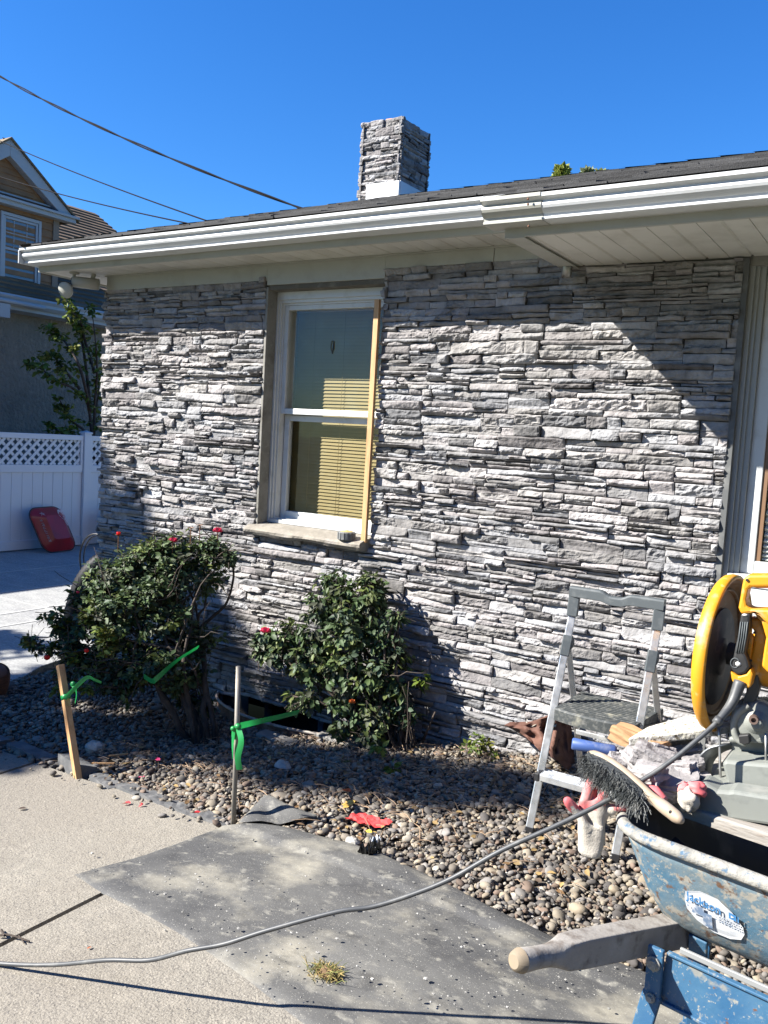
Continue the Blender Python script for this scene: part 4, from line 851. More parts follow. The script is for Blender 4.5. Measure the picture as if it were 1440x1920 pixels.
b = MB(); A_ = curve([atY(122, 1275, 3.99), atY(131, 1200, 4.0), atY(142, 1140, 4.0), atY(160, 1090, 4.03), atY(190, 1055, 4.08), atY(225, 1045, 4.15)], 14); b.tube(A_, [.070+(.006 if i % 2 else 0) for i in range(len(A_))], 14)
tag(b.build('corrugated_pipe', m_pipe, None, smooth=True), 'thick black corrugated drain pipe bending up at the house corner', 'pipe')
b = MB(); p = onG(-22, 1300); b.lathe([(.0, .20), (.09, .19), (.11, .15), (.10, .05), (.075, 0), (0, 0)], (p[0], p[1], -.24), (.25, -.1, 1), 26); 
for k in range(9): b.lathe([(.098+.014*math.sin(k/8*2.6), .02+k*.019), (.104+.014*math.sin(k/8*2.6), .028+k*.019), (.098+.014*math.sin(k/8*2.6), .036+k*.019)], (p[0], p[1], -.24), (.25, -.1, 1), 26)
tag(b.build('clay_pot', mat('dark_clay', (.17, .08, .05), .8, bump=[(30, 4, .3, .003)]), None, smooth=True), 'brown ribbed clay pot at the left edge beside the paving', 'pot')

# ---- overhead cables
def wire(name, lab, A_, B_, r, sag, twist=0, r2=None):
    A_ = np.array(A_, float); B_ = np.array(B_, float); T_ = np.linspace(0, 1, 120); P = A_+(B_-A_)*T_[:, None]; P[:, 2] -= sag*4*T_*(1-T_)
    b = MB()
    if twist:
        for ph in range(2):
            Q = P.copy(); am = r*.9*(1+1.6*np.clip(vn(T_*6+3, T_*0, 3), 0, 1)); Q[:, 2] += am*np.sin(T_*twist+ph*math.pi); Q[:, 1] += am*np.cos(T_*twist+ph*math.pi); b.tube(Q, r, 6)
    else: b.tube(P, r, 6)
    tag(b.build(name, m_wire, None, smooth=True), lab, 'cable', 'overhead cables running to the roof')
def ext(a, c, k): a = np.array(a); c = np.array(c); return tuple(a+(a-c)*k)
e1 = atY(583, 397, 4.6); s1 = CAM+ray(0, 131)*9.0; wire('overhead_cable', 'thick twisted black service cable, uppermost of the three overhead lines', ext(s1, e1, .25), e1, .0062, .10, 26)
e2 = atY(408, 421, 4.35); s2 = CAM+ray(0, 261)*10.0; wire('overhead_cable', 'middle thin black overhead wire above the gabled dormer', ext(s2, e2, .2), e2, .0055, .035)
e3 = atY(378, 424, 4.2); s3 = CAM+ray(0, 328)*9.5; wire('overhead_cable', 'lowest thin black wire crossing in front of the gabled dormer', ext(s3, e3, .2), e3, .0055, .035)

# ============================================================ ROSE BUSHES
GP = [(.035, .062, .028), (.028, .05, .03), (.045, .075, .028), (.06, .085, .025), (.05, .062, .045), (.03, .055, .022)]
GP2 = [(.05, .08, .012), (.065, .095, .014), (.035, .06, .014), (.08, .09, .016)]
def flower(parent, p, r, m, name='flower', closed=False, seed=0):
    R = np.random.RandomState(seed); b = MB()
    for k in range(9):
        a = k*2.4; tlt = (.25 if closed else .5)+.09*k*(.4 if closed else 1); d = np.array([math.cos(a)*math.sin(tlt), math.sin(a)*math.sin(tlt), math.cos(tlt)]); s_ = np.array([-math.sin(a), math.cos(a), 0]); nn = np.cross(d, s_)
        P = [[np.array(p)+r*(u*d+s_*v*.62*math.sin(u*math.pi*.85+.25)+nn*(.25*v*v-.22*math.sin(u*2.6)+R.normal(0, .03))) for v in (-1, -.4, .4, 1)] for u in (0, .35, .7, 1)]
        b.grid(P)
    b.build(name, m, parent, smooth=True)
B1 = thing('rose_bush', 'large rose bush leaning left, with pink roses at its top', 'bush', onG(370, 1390))
cl1 = []; SH = [0.0]
def cy(px, py, Y, rp, k=1.0, sq=1.0):
    c = atY(px, py, Y+SH[0]); s_ = rp*float((c-CAM)@FWD)/FPX*1.08; return (c, (s_, s_*.95, s_*sq), k*(rp/60.)**2)
for a in ((270, 1075, 3.35, 68), (340, 1050, 3.42, 52), (205, 1100, 3.28, 58), (230, 1160, 3.20, 66), (310, 1130, 3.35, 70), (395, 1035, 3.5, 34), (425, 1045, 3.52, 22), (385, 1085, 3.48, 34), (160, 1170, 3.15, 42), (115, 1180, 3.08, 26), (340, 1200, 3.4, 44), (262, 1230, 3.25, 44), (180, 1240, 3.1, 32), (300, 1030, 3.38, 34), (365, 1270, 3.42, 30), (240, 1285, 3.15, 26), (300, 1250, 3.2, 40), (370, 1210, 3.45, 40), (350, 1310, 3.4, 24), (200, 1280, 3.08, 24), (385, 1320, 3.46, 22), (150, 1235, 3.08, 36), (205, 1262, 3.1, 38), (262, 1262, 3.16, 36), (118, 1268, 3.02, 18), (330, 1275, 3.3, 34), (150, 1120, 3.2, 28), (75, 1212, 3.02, 12), (55, 1200, 3.0, 9), (135, 1215, 3.05, 24)): cl1.append(cy(*a))
b = MB(); root = onG(372, 1392); R = random.Random(1)
for i, (dx, dy, px, py, Y) in enumerate([(0, 0, 300, 1250, 3.25), (.04, .03, 330, 1260, 3.36), (-.03, .02, 250, 1240, 3.15), (.07, .0, 378, 1230, 3.46), (.02, -.03, 345, 1230, 3.3), (.09, .04, 372, 1180, 3.5)]):
    A_ = root+np.array([dx, dy, -.04]); C_ = atY(px, py, Y); branch(b, A_, C_, .026-.002*i, .012, i, .07)
    for q in range(6):
        c = cl1[(i*5+q*3) % len(cl1)][0]
        if np.linalg.norm(c-C_) < .8: branch(b, C_, c, .008, .003, i*9+q, .12)
P_ = curve([atY(372, 1180, 3.5), atY(400, 1155, 3.55), atY(425, 1130, 3.58), atY(438, 1080, 3.58), atY(432, 1045, 3.55)], 5); b.tube(P_, np.linspace(.011, .005, len(P_)), 6)
for i in range(46):     # dry suckers round the foot
    a = R.uniform(0, 6.28); q = root+np.array([math.cos(a)*R.uniform(.03, .16), math.sin(a)*R.uniform(.02, .1), -.02]); b.tube([q, q+np.array([R.uniform(-.05, .05), R.uniform(-.04, .04), R.uniform(.04, .19)])], [.006, .002], 4)
for c, r, k in cl1: 
    for j in range(9): branch(b, c+RN.normal(0, .3, 3)*r, c+RN.normal(0, .9, 3)*r, .0035, .0012, j, .15, 5)
P_, D_, N_, S_, C_, tw = foliage(cl1, 112, .034, 15, pal=GP, nleaf=(3, 6), tl=.075, shell=.35)
twigs(b, tw, .0016); b.build('stem', m_bark, B1, smooth=True); leaves('foliage', P_, D_, N_, S_, C_, m_leaf, B1)
cl = [cy(*a) for a in ((60, 1205, 3.0, 16, 1.6), (100, 1215, 3.02, 20, 1.4), (110, 1160, 3.06, 18, 1.6), (85, 1150, 3.05, 10, 1.6), (140, 1230, 3.03, 22), (200, 1200, 3.05, 34), (165, 1155, 3.08, 24), (165, 1290, 2.95, 14), (110, 1290, 2.9, 10), (240, 1320, 3.05, 8, 2))]
P_, D_, N_, S_, C_, tw = foliage(cl, 75, .036, 16, pal=GP2, nleaf=(3, 5), tl=.07, shell=.2); b = MB(); twigs(b, tw, .0015)
for (px, py, Y), (qx, qy, Y2) in (((200, 1230, 3.1), (40, 1197, 3.0)), ((210, 1230, 3.1), (110, 1228, 2.95)), ((240, 1240, 3.12), (160, 1235, 2.98)), ((170, 1180, 3.1), (66, 1148, 3.04)), ((230, 1290, 3.1), (165, 1300, 2.95))): branch(b, atY(px, py, Y), atY(qx, qy, Y2), .0045, .002, px, .08)
b.build('stem', m_bark, B1, smooth=True); leaves('foliage', P_, D_, N_, S_, C_, m_leaf, B1)
for i, (px, py, Y, r, m_, cl_) in enumerate(((324, 1016, 3.36, .022, m_petal, 0), (408, 998, 3.5, .024, m_petal, 0), (222, 1004, 3.25, .016, m_redpetal, 1), (146, 1113, 3.15, .012, m_petal, 1), (88, 1238, 2.93, .022, m_redpetal, 1), (162, 1224, 2.94, .017, m_redpetal, 1))):
    flower(B1, atY(px, py, Y), r*1.3, m_, closed=bool(cl_), seed=i)
m_rs = mat('red_stem', (.20, .09, .04), .6)
for px, py, Y in ((222, 1004, 3.25), (324, 1016, 3.36), (408, 998, 3.5), (358, 990, 3.42), (375, 985, 3.45)):
    b = MB(); p = atY(px, py, Y); b.tube([p, p-[0, 0, .09]], [.003, .0025], 5)
    for k in range(5): a = k*1.25; b.tube([p, p+np.array([.02*math.cos(a), .02*math.sin(a), .004])], [.003, .001], 4)
    b.build('flower_stem', m_rs, B1)

B2 = thing('rose_bush', 'smaller rounded rose bush with drooping leaves and one pink rose on its left side', 'bush', onG(735, 1400))
SH[0] = .09
cl2 = [cy(*a) for a in ((640, 1120, 3.7, 50), (700, 1120, 3.72, 42), (600, 1140, 3.66, 40), (660, 1180, 3.64, 60), (600, 1205, 3.6, 48), (540, 1190, 3.55, 36), (505, 1200, 3.52, 30), (520, 1225, 3.5, 34), (565, 1240, 3.52, 36), (490, 1215, 3.48, 20), (720, 1200, 3.68, 42), (650, 1250, 3.6, 52), (590, 1260, 3.55, 36), (700, 1270, 3.62, 46), (550, 1305, 3.5, 20), (640, 1310, 3.55, 34), (690, 1330, 3.6, 40), (480, 1195, 3.5, 14), (730, 1330, 3.66, 34), (620, 1085, 3.7, 24), (690, 1085, 3.72, 26), (745, 1150, 3.7, 20), (745, 1230, 3.7, 30), (745, 1290, 3.68, 34), (700, 1375, 3.6, 30), (640, 1365, 3.52, 24), (760, 1340, 3.68, 28), (580, 1310, 3.5, 26))]
b = MB(); root = onG(735, 1402); R = random.Random(6)
for i in range(15):
    c = cl2[(i*7) % len(cl2)][0]; A_ = root+np.array([R.uniform(-.10, .12), R.uniform(-.05, .06), -.03]); branch(b, A_, c, R.uniform(.008, .013), .004, i+40, .09)
for i in range(60):
    A_ = root+np.array([R.uniform(-.16, .16), R.uniform(-.06, .06), -.03]); C_ = A_+np.array([R.uniform(-.25, .05), R.uniform(-.12, .05), R.uniform(.12, .45)]); branch(b, A_, C_, .0045, .0018, i+90, .08, 6)
b.tube(curve([onG(790, 1395), atY(800, 1372, 3.83), atY(816, 1335, 3.84)], 4), np.linspace(.009, .005, 9), 6)
branch(b, atY(700, 1290, 3.7), atY(800, 1262, 3.74), .004, .002, 5, .08)
P_, D_, N_, S_, C_, tw = foliage(cl2, 96, .040, 25, pal=GP+[(.055, .08, .03)], nleaf=(2, 5), tl=.08, droop=.75, shell=.3)
twigs(b, tw, .0016); b.build('stem', m_bark, B2, smooth=True); leaves('foliage', P_, D_, N_, S_, C_, m_leaf, B2)
cl = [cy(*a) for a in ((790, 1275, 3.74, 13, 3), (640, 1437, 3.3, 12, 2.5), (735, 1440, 3.32, 10, 2.5), (710, 1400, 3.45, 14, 1.5))]
for q_ in cl:
    P_, D_, N_, S_, C_, tw = foliage([q_], 60, .04, 26, pal=GP2, nleaf=(2, 4), tl=.06, droop=.5); b = MB(); twigs(b, tw, .0015); b.build('stem', m_bark, B2); leaves('foliage', P_, D_, N_, S_, C_, m_leaf, B2)
flower(B2, atY(497, 1186, 3.46), .032, m_petal, seed=20); flower(B2, atY(660, 1318, 3.45), .02, mat('orange_petal', (.5, .12, .02), .6), seed=21)
SH[0] = 0.0
# weeds at the wall foot
t = thing('weed', 'small sprouting weed at the foot of the stone wall right of the smaller bush', 'weed', onG(895, 1398))
cl = [cy(*a) for a in ((900, 1395, 3.8, 22, 2), (880, 1405, 3.78, 14, 2), (925, 1412, 3.8, 12, 2))]
P_, D_, N_, S_, C_, tw = foliage(cl, 45, .026, 27, pal=GP2, nleaf=(2, 4), tl=.05); b = MB(); twigs(b, tw, .001); b.build('stem', m_bark, t); leaves('foliage', P_, D_, N_, S_, C_, m_leaf, t)

# ---- stakes
p0 = onG(150, 1466); p1 = np.array([-3.545, 2.681, .30]); st = MB(); st.bar(p0-[0, 0, .04], p1, .034, .03, side=(1, -.25, 0)); o = st.build('wooden_stake', m_wood, None, bevel=.002)
tag(o, 'square pine stake leaning left beside the large rose bush', 'stake')
d_ = (p1-p0); q = p0+d_*.72
b = MB(); b.bar(q-d_*.02, q+d_*.02, .0375, .0335, side=(1, -.25, 0)); g = b
def ribbon(mb, P, w_, wd=(0, 0, 1), tw=0):
    C_ = curve(P, 8); n_ = len(C_); rows = []
    for i, p in enumerate(C_):
        a = tw*i/n_; wv = np.array(wd, float); t_ = C_[min(i+1, n_-1)]-C_[max(i-1, 0)]; t_ /= np.linalg.norm(t_)+1e-9; wv -= t_*(wv@t_); wv /= np.linalg.norm(wv)+1e-9; o_ = np.cross(t_, wv); v = wv*math.cos(a)+o_*math.sin(a)
        rows.append([p-v*w_/2, p+v*w_*.02+o_*.002, p+v*w_/2])
    mb.grid(np.array(rows))
ribbon(b, [q+[.02, -.02, 0], atY(160, 1272, 2.70), atY(178, 1275, 2.72), atY(190, 1280, 2.74)], .02, tw=.8)
ribbon(b, [atY(136, 1282, 2.70), atY(141, 1290, 2.68), atY(143, 1305, 2.68), atY(140, 1320, 2.69)], .022, wd=(1, 0, 0), tw=.8); b.ell(atY(137, 1283, 2.69), (.016, .012, .016), n=8, m=6)
tag(b.build('green_ribbon', m_green, None, smooth=True), 'green plastic ribbon knotted round the wooden stake', 'ribbon')
b = MB(); ribbon(b, [atY(270, 1268, 3.1), atY(285, 1277, 3.06), atY(294, 1272, 3.04), atY(330, 1240, 3.12), atY(372, 1213, 3.3)], .026, tw=.5)
tag(b.build('green_ribbon', m_green, None, smooth=True), 'green ribbon strung diagonally across the trunk of the large rose bush', 'ribbon')
p0 = onG(437, 1556); p1 = np.array([-2.272, 2.553, .565]); b = MB(); b.tube([p0-[0, 0, .05], (p0+p1)/2+[.003, 0, 0], p1], .0105, 10)
tag(b.build('metal_rod', mat('grey_rod', (.20, .185, .16), .6, .3, var=[(14, 5, (.32, .28, .22), .5, .7)]), None, smooth=True), 'thin upright metal rod standing where the fabric meets the pebbles', 'rod')
b = MB(); Y_ = p0[1]; 
b.lathe([(.0125, 0), (.0145, .006), (.0145, .035), (.0125, .045)], atY(441, 1374, Y_)-[0, 0, .02], (0, 0, 1), 12); b.ell(atY(446, 1362, Y_-.02), (.016, .012, .012), n=8, m=6); b.ell(atY(437, 1366, Y_-.02), (.012, .01, .01), n=8, m=6)
ribbon(b, [atY(446, 1362, Y_-.01), atY(480, 1354, Y_+.25), atY(520, 1345, Y_+.5), atY(560, 1335, Y_+.75)], .026, tw=.3)
ribbon(b, [atY(447, 1366, Y_-.02), atY(452, 1390, Y_-.03), atY(446, 1420, Y_-.03), atY(449, 1443, Y_-.02)], .026, wd=(1, 0, 0), tw=-.5); ribbon(b, [atY(438, 1370, Y_-.02), atY(436, 1400, Y_-.02), atY(436, 1422, Y_-.02)], .018, wd=(1, 0, 0), tw=.9)
tag(b.build('green_ribbon', m_green, None, smooth=True), 'green ribbon tied round the metal rod and pulled back to the smaller bush', 'ribbon')

# ---- landscape fabric
A_ = [(-2.475, 1.94), (-2.36, 2.20), (-2.30, 2.50), (-2.20, 2.57), (-2.0, 2.60), (-1.73, 2.625), (-1.31, 2.533), (-1.0, 2.455), (-.81, 2.436), (-.57, 2.447), (-.2, 2.42), (.6, 2.35)]
Bq = [(-2.475, 1.94), (-2.20, 1.885), (-1.95, 1.845), (-1.62, 1.775), (-1.263, 1.68), (-.9, 1.60), (-.4, 1.5), (.6, 1.35)]
Au = np.array(A_); Bu = np.array(Bq); n1, n2 = 150, 60
def res(Q, n_): d = np.r_[0, np.cumsum(np.linalg.norm(np.diff(Q, axis=0), axis=1))]; t_ = np.linspace(0, d[-1], n_); return np.c_[np.interp(t_, d, Q[:, 0]), np.interp(t_, d, Q[:, 1])]
a_ = res(Au, n1); b_ = res(Bu, n1); T_ = np.linspace(0, 1, n2); P = a_[:, None]*(1-T_)[None, :, None]+b_[:, None]*T_[None, :, None]
X, Y = P[..., 0], P[..., 1]; ed = np.minimum(T_, 1-T_)[None, :]*np.linalg.norm(a_-b_, axis=1)[:, None]
lift = .022+.014*np.clip(fbm(X*2.2, Y*2.6, 3), -.3, 1)+.010*np.exp(-((X+.98)**2+(Y-2.40)**2)/.004)
ov = (Y > edge(X)-.03)*.012; lift = lift+ov+.02*np.exp(-(((X+2.05)/.22)**2+((Y-2.55)/.08)**2))
lift = lift-.014*np.exp(-ed/.02)
b = MB(); Pz = np.stack([X, Y, gh(X)+lift], -1); b.grid(Pz, flip=True)
# folded-over corner flap
FL = []
for u in np.linspace(0, 1, 26):
    row = []
    for v in np.linspace(0, 1, 14):
        lo_ = onG(447+u*150, 1560+4*math.sin(u*3)-u*14-(8*math.sin(u*math.pi) if 0 else 0)); pk = 1-abs(u-.32)/(.32 if u < .32 else .68); hi = onG(447+u*148, 1556-pk*44-u*8)
        p = lo_*(1-v)+hi*v; z_ = .038+.05*math.sin(min(1, v*1.15)*math.pi)*pk**.7+.014*math.sin(v*7+u*9)*pk+.012*float(fbm(u*5, v*4, 2))*pk; p[2] = float(gh(p[0]))+z_*(1 if v < .9 else .9); row.append(p)
    FL.append(row)
b.grid(np.array(FL), flip=True)
o = b.build('landscape_fabric', m_tarp, None, smooth=True); tag(o, 'dusty dark grey landscape fabric sheet spread over the walk and the edge of the pebbles', 'fabric sheet')
# torn patches and rubbish
def scrap(name, lab, cat, px, py, pts, m, h_=.03, group=None):
    p = onG(px, py); b = MB(); n_ = 9; R = np.random.RandomState(int(px)); A2 = []
    for i in range(n_):
        A2.append([np.array([p[0]+(u-.5)*pts[0]*(1-.3*abs(v-.5))+.3*(v-.5)*pts[0], p[1]+(v-.5)*pts[1], float(gh(p[0]))+.018+h_*abs(float(fbm(u*4+px, v*5, 1, 2)))+.01]) for u, v in [(i/(n_-1), j/(n_-1)) for j in range(n_)]])
    b.grid(np.array(A2), flip=True); tag(b.build(name, m, None), lab, cat, group)
scrap('red_rag', 'crumpled red plastic scrap on the pebbles beside the fabric', 'scrap', 690, 1554, (.15, .085), m_redfab, .03)
scrap('plastic_scrap', 'torn black plastic bit sticking up from the grey fabric', 'scrap', 692, 1616, (.06, .06), mat('wet_black', (.008, .008, .008), .15), .09)
scrap('foil_scrap', 'small shiny crumpled foil scrap at the edge of the fabric', 'scrap', 703, 1592, (.035, .03), mat('foil', (.7, .72, .75), .25, .6), .05)
# dry clump of grass
p = onG(612, 1840); t = MB(); R = np.random.RandomState(3)
for i in range(240):
    a = R.uniform(0, 6.28); q = p+np.array([R.normal(0, .022), R.normal(0, .016), .022]); d = np.array([math.cos(a)*R.uniform(.01, .045), math.sin(a)*R.uniform(.01, .04), R.uniform(.0, .025)]); g = R.rand()
    t.tube([q, q+d*.5+[0, 0, .006], q+d], [.0012, .001, .0004], 3, col=(.30*g+.1, .22*g+.08, .09*g+.02) if i % 3 else (.10, .12, .03))
t.ell(p+[0, 0, .024], (.035, .024, .014), n=10, m=6, col=(.16, .10, .05), jit=.4)
tag(t.build('dry_grass_clump', mat('dry_grass', (1, 1, 1), .9, attr=True), None), 'small dry tuft of uprooted grass lying on the grey fabric', 'grass tuft')
# twigs, chips and fallen leaves
R = np.random.RandomState(12)
b = MB()
for i in range(420):
    px, py = R.uniform(150, 1200), R.uniform(1570, 1915); p = onG(px, py); s_ = R.uniform(.0012, .0036)*(1.6 if R.rand() < .06 else 1); inT = (p[1] > np.interp(p[0], Bu[:, 0], Bu[:, 1])); g = R.choice([.3, .26, .22, .16])
    if not inT and R.rand() < .7: continue
    b.ell(p+[0, 0, (.034 if inT else .018)], (s_*R.uniform(1, 1.6), s_, s_*.7), n=6, m=4, col=(g, g*.97, g*.9), jit=.5)
tag(b.build('stone_crumbs', mat('stone_crumb', (1, 1, 1), .9, attr=True), None), 'tiny stone crumbs and grit scattered on the fabric and the walk', 'crumbs', kind='stuff')
b = MB()
for i in range(1100):
    x, y = R.uniform(-3.6, -.9), R.uniform(2.65, 3.85)
    if inwell(x, y) or y < edge(x)+.04: continue
    dens_ = 1.0 if (abs(x+2.3) < .8 or abs(x+3.1) < .5) and y > 2.9 else .3
    if R.rand() > dens_: continue
    a = R.uniform(0, 6.28); L_ = R.uniform(.03, .12); p = np.array([x, y, gh(x)+.024]); q = p+[L_*math.cos(a), L_*math.sin(a), R.uniform(-.006, .02)]
    b.tube([p, (p+q)/2+[0, 0, .006], q], [.0014, .0018, .0008], 4, col=np.array([.16, .11, .07])*R.uniform(.6, 2.2))
tag(b.build('twig_litter', mat('litter', (1, 1, 1), .9, attr=True), None), 'dry twigs and stems littering the pebbles under the bushes', 'twigs', kind='stuff')
P_, D_, N_, S_, C_ = [], [], [], [], []
for i in range(620):
    x, y = R.uniform(-3.6, -.9), R.uniform(2.65, 3.85)
    if inwell(x, y) or y < edge(x)+.04: continue
    P_.append([x, y, gh(x)+.03]); D_.append([R.normal(), R.normal(), .1]); N_.append([R.normal(0, .4), R.normal(0, .4), 1]); S_.append(R.uniform(.014, .036)); C_.append(np.array([(.16, .09, .035), (.10, .06, .03), (.24, .16, .06), (.06, .04, .025)][R.randint(4)])*R.uniform(.6, 1.3))
o = leaves('leaf_litter', P_, D_, N_, S_, C_, mat('dry_leaf', (1, 1, 1), .8, attr=True)); tag(o, 'fallen dry brown leaves lying among the pebbles', 'leaves', kind='stuff')
def single(name, lab, cat, px, py, s_, col, grp=None, n_=1, lift=.03):
    R = np.random.RandomState(int(px*3+py)); p = onG(px, py)
    o = leaves(name, [p+[0, 0, lift]+R.normal(0, .004, 3)*[1, 1, 0] for _ in range(n_)], [[R.normal(), R.normal(), .25] for _ in range(n_)], [[R.normal(0, .3), R.normal(0, .3), 1] for _ in range(n_)], [s_]*n_, [col]*n_, m_leafd); tag(o, lab, cat, grp)
m_leafd = mat('fallen', (1, 1, 1), .7, attr=True, trans=.1)
single('fallen_petal', 'red petal on the concrete, left one of the two close together', 'petal', 243, 1515, .03, (.6, .03, .04), 'red petals on the walk', 2, .022)
single('fallen_petal', 'red petal on the concrete, right one of the two close together', 'petal', 270, 1517, .026, (.62, .04, .06), 'red petals on the walk', 2, .022)
single('fallen_petal', 'dark red petal lying on the slate edging near the metal rod', 'petal', 362, 1537, .028, (.4, .015, .02), 'red petals on the walk', 2)
single('fallen_petal', 'pink petal on the pebbles below the large rose bush', 'petal', 298, 1437, .026, (.8, .06, .2), None, 2)
single('fallen_petal', 'small pink petal on the pebbles nearest the edging stones', 'petal', 268, 1468, .022, (.8, .06, .2), None, 2)
single('fallen_leaf', 'orange red leaf on the pebbles below the smaller bush', 'leaf', 646, 1492, .04, (.55, .10, .02), None, 2)
single('fallen_leaf', 'yellow leaf cluster on the pebbles above the red scrap', 'leaf', 658, 1522, .045, (.55, .35, .08), None, 4)
single('fallen_leaf', 'small yellow leaf just below the red scrap', 'leaf', 697, 1573, .03, (.7, .45, .04), None, 2)
single('fallen_leaf', 'dark dry leaf on the concrete near the left edge', 'leaf', 35, 1525, .035, (.05, .03, .02), None, 1, .02)
single('fallen_leaf', 'rust coloured leaf bit on the concrete just above the grey cord', 'leaf', 160, 1790, .016, (.35, .10, .04), None, 1, .02)
for (px, py, s_, lab) in ((178, 1408, .06, 'grey cobble sitting on the pebbles right of the wooden stake'), (145+385, 1445, .05, 'flat stone lying on the pebbles behind the metal rod'), (660, 1590, .03, 'pale lump of stone at the edge of the fabric near the red scrap')):
    p = onG(px, py); b = MB(); b.ell(p+[0, 0, .025], (s_, s_*.7, s_*.5), n=9, m=6, jit=.3); tag(b.build('stone', mat('loose_stone', (.25, .245, .23), .9, var=[(14, 5, (.36, .34, .3), .45, .7)], bump=[(30, 6, .8, .006)]), None), lab, 'stone')
for (px, py, qx, qy, lab) in ((172, 1442, 214, 1444, 'pale wood splinter on the pebbles right of the stake, lower one'), (203, 1428, 240, 1425, 'pale wood splinter on the pebbles right of the stake, upper one')):
    b = MB(); b.bar(onG(px, py)+[0, 0, .03], onG(qx, qy)+[0, 0, .034], .012, .006); tag(b.build('wood_splinter', m_wood, None), lab, 'splinter')
b = MB(); b.tube(curve([onG(-5, 1768)+[0, 0, .025], onG(20, 1771)+[0, 0, .03], onG(55, 1777)+[0, 0, .02]], 4), [.004]*4+[.003]*5, 5); b.tube([onG(2, 1755)+[0, 0, .02], onG(8, 1772)+[0, 0, .03]], .004, 5); b.tube([onG(35, 1768)+[0, 0, .024], onG(45, 1780)+[0, 0, .02]], .002, 4)
tag(b.build('twig', m_bark, None), 'short brown twig lying across the open joint of the walk', 'twig')

# ============================================================ STEP STOOL
t = thing('step_stool', 'folding aluminium step stool with black tread and handrail against the stone wall', 'step stool', (-1.0, 3.3, 0))
fl, fr_ = np.array([-1.213, 3.08, 0.0]), np.array([-.872, 3.08, 0.0]); tl2_, tr2 = np.array([-1.178, 3.30, .885]), np.array([-.842, 3.30, .885])
rl, rr2 = np.array([-1.175, 3.60, 0.0]), np.array([-.815, 3.60, 0.0]); jl, jr_ = fl+(tl2_-fl)*.82, fr_+(tr2-fr_)*.82
for a, c in ((fl, tl2_), (fr_, tr2)):
    b = MB(); b.bar(a+(c-a)*.015, c, .030, .020, side=(1, .35, 0)); lg = b.build('leg', m_alu, t, bevel=.003)
    b = MB(); b.bar(a-(c-a)*.003, a+(c-a)*.035, .034, .024, side=(1, .35, 0)); b.build('foot', m_black, lg, bevel=.003)
    d = c-a; b = MB(); b.bar(a+d*.775, a+d*.865, .037, .028, side=(1, .35, 0)); b.ell(a+d*.83+[.004, .022, 0], (.018, .028, .032), n=12, m=8); b.build('hinge_sleeve', m_greyplastic, lg, bevel=.003)
for a, c in ((rl, jl), (rr2, jr_)):
    b = MB(); b.bar(a, c+[0, .02, 0], .024, .016, side=(1, .35, 0)); b.build('leg', m_alu, t, bevel=.003)
b = MB(); X = np.linspace(0, 1, 29); rows = []
for s_ in X:
    p = tl2_+(tr2-tl2_)*s_; dip = .018*math.exp(-((s_-.5)/.13)**4)+0; hh = .042; yy = .018
    ring = [(yy, -hh/2), (yy, hh/2-.006), (yy-.006, hh/2), (-yy+.006, hh/2), (-yy, hh/2-.006), (-yy, -hh/2)]
    rows.append([(p[0]+(-.018 if s_ == 0 else .018 if s_ == 1 else 0), p[1]+q-.004, p[2]+.055+z-(dip if z > 0 else dip*.6)) for q, z in ring+[ring[0]]])
b.grid(np.array(rows), flip=True); b.add(rows[0][:6], [tuple(range(6))]); b.add(rows[-1][:6], [tuple(range(5, -1, -1))])
for p in (tl2_, tr2): b.bar(p-(p-(fl if p is tl2_ else fr_))*.05, p+[0, .0, .05], .042, .034, side=(1, .2, 0))
b.build('handrail', m_greyplastic, t, bevel=.003)
zt = .505; c4 = [atZ(1047, 1319, zt), atZ(1201, 1351, zt), atZ(1244, 1321, zt), atZ(1083, 1300, zt)]
FLc, FRc = np.array([-1.165, 3.135]), np.array([-.855, 3.135]); BLc, BRc = np.array([-1.165, 3.44]), np.array([-.830, 3.44])
b = MB(); rows = []
for u in np.linspace(0, 1, 22):
    f_ = FLc*(1-u)+FRc*u+np.array([0, -.028*math.sin(u*math.pi)**2-.006*math.sin(u*9.4)]); k_ = BLc*(1-u)+BRc*u; r_ = []
    for q, z in ((0, zt-.048), (0, zt-.006), (.02, zt), (.5, zt-.001), (.98, zt), (1, zt-.006), (1, zt-.048)): p = f_*(1-q)+k_*q; r_.append((p[0], p[1], z))
    rows.append(r_)
b.grid(np.array(rows), flip=True); b.add(rows[0], [tuple(range(7))]); b.add(rows[-1], [tuple(range(6, -1, -1))]); 
for i in range(12): y = 3.16+i*.022; b.box((-1.15, y, zt-.0005), (-.86, y+.006, zt+.0025))
b.build('tread', m_tread, t, bevel=.002)
b = MB(); zs = .245; b.box((-1.195, 3.09, zs-.024), (-.875, 3.17, zs)); 
for i in range(6): b.box((-1.19, 3.095+i*.013, zs), (-.88, 3.100+i*.013, zs+.0025))
b.build('step', m_alu, t, bevel=.003)
b = MB(); b.box((-1.208, 3.085, zs-.028), (-1.19, 3.17, zs+.004)); b.build('step_bracket', m_black, t, bevel=.003); b = MB(); b.box((-.885, 3.085, zs-.028), (-.868, 3.17, zs+.004)); b.build('step_bracket', m_black, t, bevel=.003)
b = MB(); b.bar(rl*.55+jl*.45, rr2*.55+jr_*.45, .02, .012, side=(0, 0, 1)); b.build('brace', m_alu, t, bevel=.002)
b = MB(); b.bar([-1.165, 3.2, .48], [-1.17, 3.47, .44], .014, .02, side=(1, 0, 0)); b.bar([-.85, 3.2, .48], [-.825, 3.47, .44], .014, .02, side=(1, 0, 0)); b.build('side_link', m_black, t)

